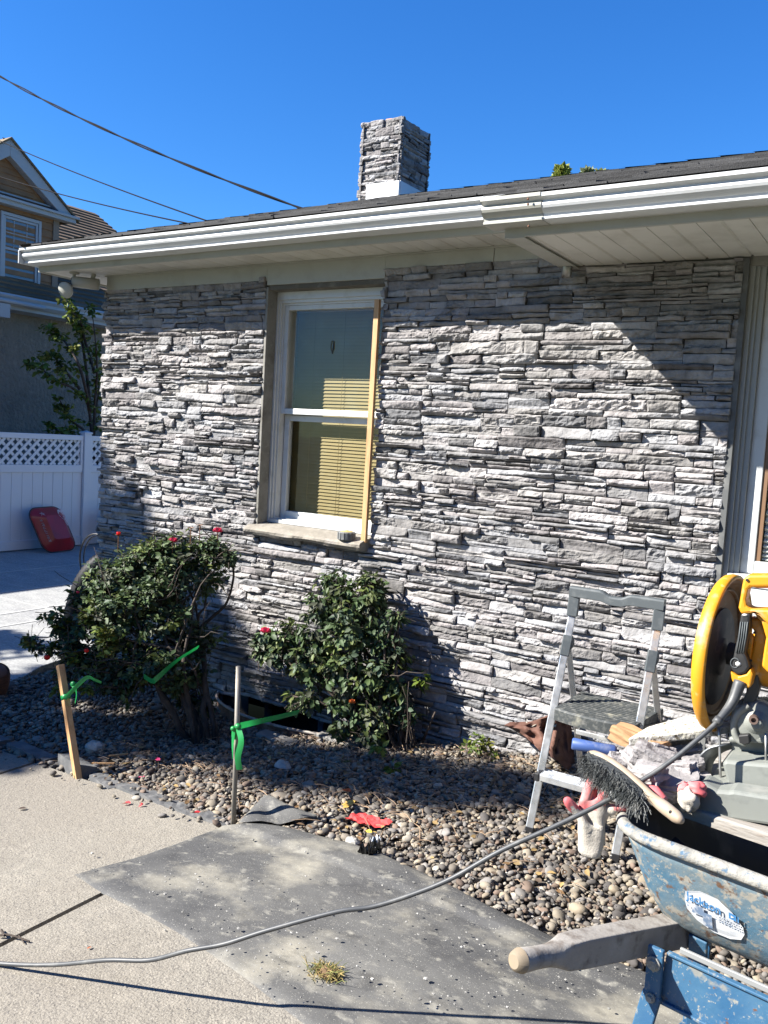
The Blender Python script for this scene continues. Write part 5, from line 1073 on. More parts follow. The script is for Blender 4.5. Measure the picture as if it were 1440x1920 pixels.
# ============================================================ WHEELBARROW
WO = np.array([-.270, 1.965]); wa = math.radians(-9.5); uu_ = np.array([math.cos(wa), math.sin(wa)]); vv_ = np.array([-math.sin(wa), math.cos(wa)])
def WL(u, v, z): p = WO+uu_*u+vv_*v; return np.array([p[0], p[1], z])
wb = thing('wheelbarrow', 'battered blue contractor wheelbarrow with wooden handles, a dusty rim and a torn label', 'wheelbarrow', WL(0, .4, 0))
def trap(v0, w0, v1, w1, r, n=9):      # rounded trapezoid, counter-clockwise from rear left
    C4 = [(-w0, v0), (w0, v0), (w1, v1), (-w1, v1)]; out = []
    for i in range(4):
        p = np.array(C4[i]); a = np.array(C4[i-1])-p; c = np.array(C4[(i+1) % 4])-p; a /= np.linalg.norm(a); c /= np.linalg.norm(c)
        for q in np.linspace(0, 1, n): s_ = (1-q)**2; e = q*q; out.append(p+a*r*s_+c*r*e)
    return out
lev = [(trap(0, .328, .86, .37, .12), .60), (trap(.015, .313, .84, .352, .115), .56), (trap(.035, .292, .81, .33, .11), .50), (trap(.055, .270, .76, .30, .105), .44), (trap(.085, .245, .68, .262, .10), .385), (trap(.12, .215, .62, .235, .09), .358), (trap(.16, .175, .56, .20, .07), .350)]
def zr(v, z): return z
rings = [[WL(p[0], p[1], z) for p in L_] for L_, z in lev]; n_ = len(rings[0])
b = MB(); V = sum(rings, []); F = [(k*n_+i, k*n_+(i+1) % n_, (k+1)*n_+(i+1) % n_, (k+1)*n_+i) for k in range(len(rings)-1) for i in range(n_)]+[tuple((len(rings)-1)*n_+i for i in range(n_))]
b.add(V, [f[::-1] for f in F]); tray = b.build('tray', m_blue, wb, smooth=True)
so_ = tray.modifiers.new('thick', 'SOLIDIFY'); so_.thickness = .003; so_.offset = -1
inner = mat('tray_inside', (.11, .11, .105), .9, var=[(9, 6, (.22, .21, .20), .5, .75)]); tray.data.materials.append(inner); so_.material_offset = 1
b = MB(); rim = rings[0]; C_ = np.array(rim+[rim[0], rim[1]]); C_[:, 2] += .004; jit = 1+.12*np.array([float(vn(i*.7, 3.3)) for i in range(len(C_))]); b.tube(C_, .0155*jit, 12, cap=False); b.build('rim', m_dust, tray, smooth=True)
# label: torn octagon on the rear panel
def panel(u, z, off=.0035):     # point on the rear face, slightly proud
    zs_ = [l[1] for l in lev]; vs_ = [0, .015, .035, .055, .085, .12, .16]
    v = np.interp(-z, [-q for q in zs_], vs_); return WL(u, v-off, z)
Lb = [(-.095, .530), (-.045, .552), (.015, .548), (.062, .520), (.097, .478), (.100, .452), (.088, .425), (.05, .408), (-.005, .405), (-.06, .43), (-.092, .462), (-.100, .495)]
def lmap(x, y, o=.0035): return panel(-.074+.68*x, .468+.70*(y-.478), o)
b = MB(); ctr = (0, .478); rows = []
for i in range(len(Lb)+1):
    q = Lb[i % len(Lb)]; rows.append([lmap(ctr[0]+(q[0]-ctr[0])*f, ctr[1]+(q[1]-ctr[1])*f, .004+(.004*abs(vn(i*2.3, 1.)) if f == 1 else 0)) for f in (0, .33, .66, .9, 1)])
b.grid(np.array(rows), flip=True); lab = b.build('label', m_paper, tray)
TV, TF = text_mesh("Jackson", .048, .0003, .0009); cs, sn = math.cos(-.03), math.sin(-.03)
b = MB()
def tm(V, ox, oz, o, sh=1.0): return [lmap(ox+x*sh*cs-y*sn*0, oz+y+x*sn, o+.0) for x, y, z in V]
b.add([lmap(-.088+x*.80, .506+y*.9-x*.06, .0105+z) for x, y, z in TV], TF)
b.build('lettering', m_print, lab)
b = MB(); b.add([lmap(x, y, .0105) for x, y in ((.054, .497), (.078, .494), (.078, .517), (.054, .520))], [(0, 1, 2, 3)]); b.add([lmap(x, y, .0105) for x, y in ((.082, .494), (.0865, .493), (.0865, .514), (.082, .516))], [(0, 1, 2, 3)])
b.build('emblem', m_print, lab)
b = MB(); b.add([lmap(x, y, .0112) for x, y in ((.061, .502), (.072, .507), (.061, .512))], [(0, 1, 2)]); b.build('emblem_mark', m_paper, lab)
b = MB()
for (a_, c_2) in ((((-.088, .495)), ((-.03, .478))), (((-.072, .46)), ((-.004, .478))), (((-.035, .425)), ((-.004, .46)))):
    b.add([lmap(x, y, .0095) for x, y in ((a_[0], c_2[1]), (a_[0], a_[1] if a_[1] > c_2[1] else a_[1]), (c_2[0], a_[1]), (c_2[0], c_2[1]))], [(0, 1, 2, 3)])
for r_ in range(3):
    x = .008
    while x < .085: w_ = rnd.uniform(.003, .009); z_ = .487-r_*.009-x*.05; b.add([lmap(x, z_, .0095), lmap(x+w_, z_, .0095), lmap(x+w_, z_+.0045, .0095), lmap(x, z_+.0045, .0095)][:4], [(0, 1, 2, 3)]); x += w_+.003
b.build('faded_picture', mat('faded_print', (.12, .17, .25), .6, var=[(40, 5, (.42, .43, .45), .46, .6)]), lab)
# handles
def handle(side):
    def S(p):          # mirror about the barrow axis
        if side < 0: return np.array(p, float)
        q = np.array(p[:2])-WO; u = q@uu_; v = q@vv_; return WL(-u, v, p[2])
    G0 = S([-.638, 1.600, .448]); G1 = S([-.457, 2.055, .362]); d = (G1-G0)/np.linalg.norm(G1-G0)
    sd = np.cross(d, [0, 0, 1.]); up_ = np.cross(sd, d); rows = []
    for s_, wx, hz, pw_ in ((0, .012, .012, 1), (.004, .018, .018, 1), (.016, .0215, .0215, 1), (.06, .0195, .0195, 1), (.10, .0195, .020, 1), (.125, .021, .023, .7), (.15, .022, .027, .2), (.20, .022, .029, .13), (.4, .022, .030, .11), (.8, .022, .030, .11), (1.35, .022, .026, .11)):
        r_ = []; wx *= 1.18; hz *= 1.16
        for k in range(32):
            a = 2*math.pi*(k+.5)/32; c, s = math.cos(a), math.sin(a); r_.append(G0+d*s_+sd*wx*math.copysign(abs(c)**pw_, c)+up_*hz*math.copysign(abs(s)**pw_, s))
        rows.append(r_+[r_[0]])
    b = MB(); b.grid(np.array(rows), flip=(True)); b.add(rows[0][:32], [tuple(range(32))])
    o = b.build('handle', mat('worn_handle', (.23, .21, .185), .85, var=[(8, 6, (.30, .285, .26), .45, .7), (22, 6, (.10, .08, .065), .5, .7)], bump=[(110, 6, .6, .002)]), wb, smooth=True)
    m = o.modifiers.new('e', 'EDGE_SPLIT'); m.split_angle = math.radians(50)
    b = MB(); e = [[r_ for r_ in rows[q]] for q in (0, 1, 2)]; b.grid(np.array([[G0+d*-.0035+(p-G0)*1.0 for p in rows[0]], [p-d*.001 for p in rows[1]], [p+(p-(G0+d*.016))*.02 for p in rows[2]]]), flip=True); b.add([p-d*.0035 for p in rows[0][:32]], [tuple(range(32))]); b.build('grip_end', mat('bare_wood_end', (.20, .16, .11), .8, var=[(20, 5, (.28, .2, .12), .5, .7)]), o, smooth=True)
    return G0, d
G0, hd = handle(-1); handle(1)
# bracket, legs, cross plate
for sgn in (-1, 1):
    b = MB(); u0 = sgn*.165
    def BB(du, v, z): return WL(u0+du, v, z)
    b.bar(BB(0, -.042, .385), BB(0, -.042, .27), .038, .012, side=(*uu_, 0)); b.bar(BB(0, -.042, .275), BB(sgn*.045, -.05, .02), .044, .014, side=(*uu_, 0)); b.bar(BB(sgn*.045, -.05, .015), BB(sgn*.03, .30, .015), .040, .014, side=(*uu_, 0)); b.bar(BB(sgn*.03, .30, .02), BB(.0, .26, .36), .042, .012, side=(*uu_, 0))
    lg = b.build('leg', m_blue2, wb, bevel=.003)
    for z_, rr3 in ((.350, .0145), (.268, .010)):
        b = MB(); b.lathe([(0, .012), (rr3*.7, .012), (rr3*.8, .006), (rr3*1.15, .005), (rr3*1.15, 0)], BB(0, -.050, z_), (-vv_[0], -vv_[1], 0), 12)
        b.build('bolt', m_dust, lg, smooth=False)
b = MB(); PL = [(-.085, .455), (.09, .455), (.135, .30), (.06, .27), (-.02, .295), (-.075, .33)]
PL = [(-.146, .377), (.146, .377), (.160, .262), (.13, .252), (-.13, .252), (-.158, .262)]
b.prism([WL(u, -.028, z) for u, z in PL], (vv_[0]*.004, vv_[1]*.004, 0)); b.prism([WL(u, -.037, z) for u, z in ((-.155, .262), (.155, .262), (.155, .254), (-.155, .254))], (vv_[0]*.014, vv_[1]*.014, 0))
b.prism([WL(u, -.037, z) for u, z in ((-.143, .381), (.143, .381), (.143, .374), (-.143, .374))], (vv_[0]*.014, vv_[1]*.014, 0)); b.build('cross_plate', m_blue2, wb, bevel=.002)
b = MB(); b.bar(WL(-.14, .035, .358), WL(.15, .035, .358), .014, .008, side=(0, 0, 1)); b.build('strut', mat('pale_steel_strap', (.28, .29, .29), .5, .3), wb, bevel=.002)
b = MB(); b.bar(WL(-.13, .115, .36), WL(-.16, .24, .02), .045, .012, side=(*uu_, 0)); b.build('front_brace', m_blue2, wb, bevel=.003); b = MB(); b.bar(WL(.13, .115, .36), WL(.16, .24, .02), .045, .012, side=(*uu_, 0)); b.build('front_brace', m_blue2, wb, bevel=.003)
b = MB(); b.lathe([(.10, -.03), (.16, -.045), (.19, -.03), (.20, 0), (.19, .03), (.16, .045), (.10, .03)], WL(0, 1.15, .2), (*uu_, 0), 30); w1 = b.build('wheel', m_black, wb, smooth=True); b = MB(); b.lathe([(0, -.05), (.03, -.05), (.03, -.02), (.10, -.02), (.10, .02), (.03, .02), (.03, .05), (0, .05)], WL(0, 1.15, .2), (*uu_, 0), 24); b.build('rim', m_blue2, w1)
# tools inside the tray
b = MB(); p, q = atZ(1262, 1575, .535), atZ(1350, 1650, .50); b.bar(p, q+(q-p)*.8, .022, .014, side=(1, 0, .2)); b.bar(p+[.02, .0, -.012], q+[.03, .0, -.012], .012, .012); tag(b.build('level', m_black, None, bevel=.003), 'black handled tool lying in the shadow inside the blue wheelbarrow tray', 'tool')
b = MB(); p, q = atZ(1292, 1592, .522), atZ(1345, 1640, .49); b.bar(p, q+(q-p)*.5, .012, .010, side=(1, 0, .2)); tag(b.build('orange_tool', mat('orange_paint', (.55, .22, .02), .5), None, bevel=.002), 'thin orange bar lying beside the black tool in the tray', 'tool')
for i, (u, v, z, s_, lab) in enumerate(((.10, .30, .40, .09, 'broken stone block in the bottom of the wheelbarrow tray, nearest the handle'), (.0, .45, .40, .10, 'stone chunk lying under the plank inside the wheelbarrow tray'))):
    b = MB(); b.obox(WL(u, v, z), (s_*1.8, s_, s_*.7), rotz(.5+i)@rotx(.3), top=.9); tag(b.build('stone_offcut', m_mortar, None, bevel=.008), lab, 'stone', 'stone offcuts')

# ---- planks across the barrow
ZP = .648
def plank(name, v0, v1, u0, u1, lab, z=ZP, th=.030):
    b = MB(); X = np.linspace(u0, u1, 30); rows = []
    for x in X:
        j = .0025*float(vn(x*9, v0*7)); r_ = [(v0+j, z-th), (v0+j-.001, z-.004), (v0+j+.003, z), ((v0+v1)/2, z+.001*float(vn(x*7, 2))), (v1-.003, z), (v1, z-.004), (v1, z-th)]
        rows.append([WL(x, v, zz) for v, zz in r_+[r_[0]]])
    b.grid(np.array(rows), flip=True); b.add(rows[0][:7], [tuple(range(7))]); b.add(rows[-1][:7], [tuple(range(6, -1, -1))]); tag(b.build(name, mat('dusty_plank', (.23, .21, .185), .9, var=[(7, 6, (.31, .295, .27), .42, .68), (22, 6, (.20, .16, .13), .55, .75)], bump=[(22, 6, .7, .005)], stretch=(.6, 5, 5)), None, smooth=False, bevel=.002), lab, 'plank', 'planks across the wheelbarrow')
plank('plank', .155, .345, -.30, .62, 'dusty plank laid across the wheelbarrow rim, nearest to the handles')
plank('plank', .350, .55, -.33, .62, 'dusty plank laid across the wheelbarrow under the back of the saw')
plank('plank', .556, .68, -.30, .62, 'third plank across the wheelbarrow, nearest to the wall')
def rock(name, px, py, z, size, rz, lab, seed, tilt=(0, 0), m=None, cat='stone', grp='stone offcuts'):
    R = np.random.RandomState(seed); c = atZ(px, py, z); n1 = 7; b = MB(); V = []; F = []; idx = {}
    def key(p): return tuple(np.round(p, 4))
    Rm = rotz(rz)@rotx(tilt[0])@roty(tilt[1]); hs = np.array(size)/2
    for ax in range(3):
        for sg in (-1, 1):
            g = []
            for i in range(n1+1):
                row = []
                for j in range(n1+1):
                    p = np.zeros(3); p[ax] = sg; p[(ax+1) % 3] = -1+2*i/n1; p[(ax+2) % 3] = -1+2*j/n1
                    k = key(p)
                    if k not in idx:
                        q = p*hs; nrm = p/np.linalg.norm(p); dsp = .16*min(size)*float(fbm(p[0]*1.7+seed, p[1]*1.9+p[2]*2.3, seed, 3)); q = q*(1-.05*np.sum(np.abs(p) > .99)*.5)+nrm*dsp*1.6
                        idx[k] = len(V); V.append(Rm@q+c)
                    row.append(idx[k])
                g.append(row)
            for i in range(n1):
                for j in range(n1):
                    f = (g[i][j], g[i+1][j], g[i+1][j+1], g[i][j+1]); F.append(f if sg > 0 else f[::-1])
    g_ = R.uniform(.28, .42); b.add(V, F, (g_, g_*.965, g_*.95)); tag(b.build(name, m or m_stone, None), lab, cat, grp)
rock('stone_offcut', 1205, 1395+50, ZP+.035, (.15, .05, .05), -.75, 'narrow stone offcut tilted on edge on the plank behind the brush', 3, (.3, .3))
rock('stone_offcut', 1250, 1462, ZP+.045, (.155, .10, .045), .32, 'largest flat stone offcut on the plank, under the grey cord', 7, (.35, -.1))
rock('stone_offcut', 1224, 1420, ZP+.075, (.10, .06, .05), .1, 'stone offcut on the pile under the edge of the speckled board', 11, (.1, .2))
rock('stone_offcut', 1283, 1412, ZP+.06, (.08, .07, .05), .6, 'small stone offcut wedged beside the black clamp wheel of the saw', 13, (.2, -.2))
rock('stone_offcut', 1262, 1492, ZP+.02, (.16, .026, .024), .62, 'long thin stone strip on the plank pointing at the saw base', 17, (.2, -.1))
rock('stone_offcut', 1175, 1430, ZP+.02, (.10, .06, .03), -.6, 'flat stone chip lying under the brush on the plank', 19, (.2, -.1))
rock('stone_offcut', 1185, 1400, ZP+.03, (.09, .05, .035), .2, 'pale stone offcut on the plank between the blue tool and the wooden block', 23, (0, .1))
rock('stone_offcut', 1300, 1455, ZP+.03, (.08, .05, .03), .1, 'stone chip on the plank beside the saw, behind the long thin strip', 29, (0, .1))
for i_, (px, py, dz, sz_, rz_, lab) in enumerate([(1165, 1432, .03, (.07, .05, .03), .4, 'small grey stone scrap right behind the brush bristles'), (1218, 1452, .065, (.085, .055, .03), -.4, 'tilted stone scrap resting on the largest flat offcut'), (1238, 1408, .08, (.07, .05, .035), .8, 'stone scrap under the left edge of the speckled board'), (1275, 1440, .07, (.075, .045, .03), -.2, 'stone scrap between the cord and the saw base'), (1232, 1482, .03, (.08, .04, .025), .5, 'thin stone scrap just above the brush handle'), (1150, 1418, .035, (.06, .04, .03), -.9, 'stone scrap at the inner end of the blue grip'), (1262, 1404, .06, (.06, .05, .03), .2, 'small block of stone beneath the speckled board'), (1300, 1432, .06, (.05, .04, .03), .7, 'small stone scrap touching the clamp shoe of the saw'), (1208, 1470, .03, (.06, .035, .022), 1.0, 'stone flake lying beside the pink glove finger')]):
    rock('stone_scrap', px, py, ZP+dz, sz_, rz_, lab, 50+i_*3, (.25*math.sin(i_*2), .25*math.cos(i_*3)), grp='stone scraps on the plank')
rock('cobble', 1196, 1418, ZP+.055, (.032, .03, .045), .1, 'small rounded cobble standing on the pile of stone offcuts', 31)
rock('wood_block', 1200, 1388, ZP+.085, (.16, .06, .045), -.35, 'orange brown wood block lying on the stone offcuts', 37, (0, .05), mat('orange_block', (.27, .155, .075), .85, var=[(9, 7, (.33, .27, .19), .5, .7)], bump=[(30, 6, .5, .003)]), 'wood block', None)
# mortar-spattered board
b = MB(); c = atZ(1290, 1372, ZP+.11); dr = rotz(.72)@roty(-.16)@rotx(-.10); P = []
pts = [(-.19, -.045), (.0, -.075), (.24, -.06), (.25, .075), (.02, .07), (-.10, .03)]
b.prism([c+dr@np.array([x, y, 0]) for x, y in pts], dr@np.array([0, 0, .022])); tag(b.build('mortar_board', mat('spattered_board', (.38, .37, .31), .9, var=[(50, 3, (.50, .49, .45), .42, .55), (75, 2, (.15, .13, .09), .58, .64)], bump=[(60, 4, 1, .008)]), None, bevel=.004), 'board crusted with pale speckled mortar lying on the pile of stones behind the cord', 'board')
# ---- blue handled tool
b = MB(); p, q = atZ(1072, 1394, ZP+.055), atZ(1156, 1409, ZP+.05); L_ = q-p; t = thing('rubber_grip_tool', 'tool with a blue rubber grip resting on the stones left of the wood block', 'tool', p)
b.tube([p, p+L_*.03, p+L_*.5, p+L_*.93, q], [.013, .0165, .0155, .0165, .012], 12); b.build('grip', mat('blue_rubber', (.035, .075, .22), .5, var=[(20, 5, (.2, .22, .28), .52, .75)]), t, smooth=True)
b = MB(); b.tube([q-L_*.02, q+L_*.5], .006, 8); b.tube([q+L_*.5+[0, -.03, 0], q+L_*.5+[0, .06, 0]], .012, 8); b.build('shank', m_steel, t, smooth=True)
# ---- bench brush
t = thing('bench_brush', 'wooden bench brush with long dark grey bristles lying across the plank end', 'brush', atZ(1190, 1470, ZP+.05))
ap = [atZ(1104, 1412, ZP+.075), atZ(1135, 1424, ZP+.08), atZ(1165, 1444, ZP+.078), atZ(1193, 1468, ZP+.07), atZ(1222, 1495, ZP+.06), atZ(1250, 1517, ZP+.055), atZ(1279, 1540, ZP+.050)]
C_ = curve(ap, 8); b = MB(); k_ = len(C_); ra = np.interp(np.linspace(0, 1, k_), [0, .05, .5, .66, .8, .95, 1], [.006, .012, .012, .012, .0155, .0145, .007]); b.tube(C_, ra, 14); o = b.build('handle', mat('pale_handle', (.26, .20, .14), .6, var=[(10, 6, (.30, .27, .235), .48, .7)], bump=[(20, 4, .2, .002)]), t, smooth=True)
b = MB(); p = C_[int(k_*.86)]; vd = (CAM-p)/np.linalg.norm(CAM-p); b.ell(p+vd*.0185+[0, 0, 0], (.004, .004, .004), n=10, m=6); b.build('hole', m_black, o)
b = MB(); R = np.random.RandomState(8); out = np.array(atZ(1100, 1500, ZP)-atZ(1160, 1428, ZP)); out[2] = 0; out /= np.linalg.norm(out)
for i in range(2600):
    s_ = R.uniform(0.0, .60); p = C_[int(s_*(k_-1))]+out*.008+R.normal(0, .003, 3)-[0, 0, .006]; Ln = (.060+.008*math.sin(s_*9))*min(1, .55+s_*4); d = out*R.uniform(.8, 1.0)+R.normal(0, .13, 3)+np.array([0, 0, -.35]); d /= np.linalg.norm(d); w_ = R.normal(0, .006, 3)
    b.tube([p, p+d*Ln*.5+w_, p+d*Ln+w_*1.5+R.normal(0, .006, 3)], [.0009, .0008, .0005], 3, cap=False)
m_ = .0; b.build('bristles', mat('dusty_bristle', (.05, .056, .056), .6, var=[(30, 3, (.16, .16, .15), .45, .65)]), t)
b = MB(); rows = []
for s_ in np.linspace(0, .60, 24):
    p = C_[int(s_*(k_-1))]; e = math.sin(min(1, s_/.06)*1.57)*math.sin(min(1, (.62-s_)/.05)*1.57); o2 = out*.9+np.array([0, 0, -.33]); up2 = np.array([0, 0, 1.]); r_ = []
    for q, th in ((0, .010), (.02, .014), (.04, .015), (.056*e, .010*e)): r_.append(p+o2*q+up2*th*.8)
    for q, th in ((.056*e, .010*e), (.04, .015), (.02, .014), (0, .010)): r_.append(p+o2*q-up2*th*.8)
    rows.append(r_)
b.grid(np.array(rows)); b.build('bristles', m_bristle, t, smooth=True)
# ---- glove hanging from the plank end (empty cotton work glove, fingers up)
def glove(name, lab, base, sc, seed, fing, rot, parts=True, palm=(.040, .018)):
    t = thing(name, lab, 'glove', base); me = bpy.data.meshes.new('hand'); V = []; E = []; RR = []
    def add(p, r): V.append(tuple(np.array(rot)@(np.array(p)*sc)+np.array(base))); RR.append((r[0]*sc, r[1]*sc)); return len(V)-1
    c0 = add((0, 0, -.13), (.036, .022)); c1 = add((.0, 0, -.10), (.034, .022)); c2 = add((0, .0, -.05), (.040, .021)); c3 = add((0, 0, 0), (.046, .020)); E += [(c0, c1), (c1, c2), (c2, c3)]; root_ = c0
    tips = []
    for (bx, pts, r) in fing:
        last = c3 if bx != 'thumb' else c2
        for k, p in enumerate(pts): i = add(p, (r*(1 if k < len(pts)-1 else .8), r*(1 if k < len(pts)-1 else .75))); E.append((last, i)); last = i
    me.from_pydata(V, E, []); o = bpy.data.objects.new('hand', me); scene.collection.objects.link(o); sk = o.modifiers.new('skin', 'SKIN'); sk.use_smooth_shade = True
    for i, r in enumerate(RR): me.skin_vertices[0].data[i].radius = r
    me.skin_vertices[0].data[root_].use_root = True; ss = o.modifiers.new('ss', 'SUBSURF'); ss.levels = 2; ss.render_levels = 2
    dg = bpy.context.evaluated_depsgraph_get(); me2 = bpy.data.meshes.new_from_object(o.evaluated_get(dg)); bpy.data.objects.remove(o)
    co = np.array([v.co[:] for v in me2.vertices]); nrm = np.array([v.normal[:] for v in me2.vertices]); Rt = np.array(rot); lc = (co-np.array(base))@Rt/sc
    fold = .0045*np.sin(lc[:, 0]*150+2*np.sin(lc[:, 2]*22)+seed)*np.clip(1-np.abs(lc[:, 2]+.03)/.09, 0, 1)+.003*fbm(lc[:, 0]*30+seed, lc[:, 2]*26, seed, 3); rib = .0010*np.sin(lc[:, 0]*520)*(lc[:, 2] < -.07)
    co = co+nrm*((fold+rib)*sc)[:, None]
    cuff = (lc[:, 2] < -.128); me2.vertices.foreach_set('co', co.astype(np.float32).ravel())
    me2.materials.clear(); me2.materials.append(m_glove); me2.materials.append(m_glovered)
    for pl in me2.polygons:
        c = np.mean([lc[i] for i in pl.vertices], axis=0); pl.use_smooth = True; pl.material_index = 1 if c[2] > .012+.012*math.sin(c[0]*60) or c[0] > .06 or c[0] < -.062 else 0
    me2.name = 'glove_body'; g = bpy.data.objects.new('glove_body', me2); scene.collection.objects.link(g); g.parent = t; g.matrix_parent_inverse = MW(t).inverted(); return t
gb = atZ(1112, 1528, .60); cr = np.array([RGT, np.cross([0, 0, 1.], RGT)/1.0, [0, 0, 1.]]).T; cr[:, 1] /= np.linalg.norm(cr[:, 1])
glove('work_glove', 'red tipped cotton work glove hanging fingers up beside the wheelbarrow rim', gb+[0, 0, .012], .95, 1,
      [('f', [(-.024, 0, .028), (-.014, .006, .062), (-.004, .0, .088)], .015), ('f', [(-.004, .012, .03), (.006, .016, .06), (.014, .01, .082)], .0145), ('f', [(.016, -.004, .028), (.022, -.012, .05), (.018, -.02, .066)], .0135), ('f', [(.036, -.002, .0), (.062, -.01, .012), (.092, -.012, .022)], .0135), ('thumb', [(-.045, -.004, -.008), (-.066, -.008, .022), (-.078, -.008, .042)], .0145)], cr)
gp_ = atZ(1290, 1500, ZP+.03); t = thing('work_glove', 'crumpled red tipped work glove squeezed on the plank against the saw base', 'glove', gp_)
def crump(nm, c, r, m_, sd_, par):
    b = MB(); n1, m1 = 26, 16; V = []; F = []
    for i in range(m1+1):
        for j in range(n1):
            a, p = math.pi*i/m1, 2*math.pi*j/n1; v = np.array([math.sin(a)*math.cos(p), math.sin(a)*math.sin(p), math.cos(a)]); k = 1+.55*float(fbm(v[0]*1.6+sd_, v[1]*1.6+v[2]*2.1, sd_, 3)); V.append(np.array(c)+v*np.array(r)*k)
    F = [(i*n1+j, (i+1)*n1+j, (i+1)*n1+(j+1) % n1, i*n1+(j+1) % n1) for i in range(m1) for j in range(n1)]; b.add(V, F); b.build(nm, m_, par, smooth=True)
crump('cuff', gp_, (.026, .022, .034), m_glove, 3, t); crump('fingers', gp_+np.array([.018, .01, .03]), (.024, .02, .016), m_glovered, 8, t); crump('fingers', gp_+np.array([-.012, .0, .022]), (.014, .012, .02), m_glovered, 5, t)
b = MB(); p, q = atZ(1212, 1478, ZP+.04), atZ(1245, 1500, ZP+.04); b.tube([p, p+(q-p)*.1, (p+q)/2+[0, 0, .006], q], [.006, .013, .014, .010], 10); tag(b.build('glove_finger', m_glovered, None, smooth=True), 'single pink rubber glove finger sticking out under the stones by the brush handle', 'glove')

# ============================================================ CHOP SAW
SY = 2.28
def Q(px, py, dy=0.): return atY(px, py, SY+dy)
saw = thing('chop_saw', 'yellow and grey chop saw with a dusty blade guard standing on the plank', 'saw', atY(1400, 1520, SY))
ph = math.radians(5); an = np.array([math.cos(ph), -math.sin(ph), 0]); fa = np.array([math.sin(ph), math.cos(ph), 0])     # disc normal (right), forward
dc = Q(1352, 1222, .14)
b = MB(); b.lathe([(.200, -.012), (.207, -.006), (.211, .006), (.210, .018), (.205, .024), (.199, .022), (.196, .010), (.188, -.006), (.02, -.010), (.0, -.010)], dc, an, 64); b.lathe([(0, -.018), (.19, -.016), (.200, -.012)], dc, an, 64)
g = b.build('blade_guard', m_yellow, saw, smooth=True)
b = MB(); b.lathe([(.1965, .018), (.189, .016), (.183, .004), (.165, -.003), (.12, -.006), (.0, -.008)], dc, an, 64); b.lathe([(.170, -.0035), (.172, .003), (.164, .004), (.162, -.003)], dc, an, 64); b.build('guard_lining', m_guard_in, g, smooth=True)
b = MB(); b.lathe([(0, -.002), (.128, -.002), (.130, 0), (.128, .002), (.05, .003), (.05, .010), (.03, .012), (0, .012)], dc-fa*.012+[0, 0, -.01], an, 48); b.build('cutting_disc', mat('worn_disc', (.035, .033, .032), .7, var=[(20, 5, (.12, .10, .08), .5, .75)]), saw, smooth=True)
b = MB(); b.lathe([(.0, .02), (.03, .02), (.03, .05), (.055, .055), (.055, .16), (.045, .17), (0, .17)], dc+[0, 0, .0], an, 24); b.build('gear_housing', mat('grey_gear', (.10, .10, .095), .5), saw, smooth=True)
# motor body behind the handle
b = MB(); b.lathe([(0, .09), (.060, .09), (.078, .10), (.080, .13), (.080, .30), (.07, .32), (0, .33)], dc+[0, 0, .02]-fa*.03, an, 32); b.build('motor', m_yellow, saw, smooth=True)
def plate(pts, d0, d1, name, m, parent=saw, bev=.006):
    b = MB(); b.prism([Q(x, y, d0) for x, y in pts], (0, d1-d0, 0)); return b.build(name, m, parent, bevel=bev)
hb = plate([(1391, 1098), (1394, 1084), (1404, 1078), (1500, 1078), (1500, 1100), (1407, 1101), (1402, 1106), (1398, 1124), (1400, 1136), (1408, 1142), (1500, 1145), (1500, 1175), (1440, 1172), (1424, 1156), (1413, 1150), (1389, 1152), (1384, 1140), (1388, 1118)], -.02, .035, 'handle_frame', m_yellow)
b = MB(); b.tube([Q(1404, 1090, .008), Q(1420, 1090, .008), Q(1500, 1091, .008)], [.012, .0165, .0165], 14); b.build('top_grip', mat('orange_grip', (.55, .20, .008), .5), hb, smooth=True)
b = MB(); b.lathe([(0, .0025), (.0035, .0025), (.0035, 0)], Q(1401, 1087.5, -.021), (0, -1, 0), 10); b.lathe([(0, .0025), (.0035, .0025), (.0035, 0)], Q(1415, 1186, .019), (0, -1, 0), 10); b.lathe([(0, .0025), (.003, .0025), (.003, 0)], Q(1408, 1238, .0), (0, -1, 0), 10); b.build('screw_hole', m_black, hb)
plate([(1413, 1150), (1430, 1158), (1500, 1165), (1500, 1268), (1440, 1262), (1428, 1250), (1432, 1220), (1436, 1196), (1428, 1168)], .0, .09, 'body', m_yellow)
plate([(1404, 1158), (1424, 1160), (1434, 1186), (1438, 1212), (1430, 1235), (1422, 1266), (1408, 1268), (1404, 1240), (1412, 1210), (1415, 1185), (1407, 1176)], .02, .06, 'handle_rear', m_yellow)
tg = plate([(1401, 1184), (1410, 1190), (1413, 1196), (1410, 1218), (1406, 1242), (1399, 1232), (1398, 1225)], .015, .035, 'trigger', m_yellow, bev=.004)
gp = plate([(1389, 1150), (1407, 1151), (1405, 1182), (1397, 1226), (1403, 1240), (1406, 1252), (1398, 1263), (1385, 1267), (1373, 1260), (1370, 1252), (1374, 1234), (1382, 1196)], -.024, .012, 'grip', m_black)
b = MB()
for k in range(4):
    x = 1388.5+k*4.2; b.tube([Q(x+.5, 1166, -.0255), Q(x-2.8, 1196, -.0255), Q(x-7.6, 1224, -.0255)], .0016, 5)
b.tube([Q(1378+8*math.cos(a), 1243+9*math.sin(a), -.0245) for a in np.linspace(0, 6.28, 16)], .0014, 5); b.build('grip_rib', m_greyplastic, gp, smooth=True)
b = MB(); b.ell(Q(1384, 1245, -.024), (.007, .004, .006), n=8, m=6); b.ell(Q(1397, 1153, -.024), (.006, .003, .003), n=8, m=6); b.build('switch_nub', mat('pale_nub', (.5, .5, .48), .6), gp, smooth=True)
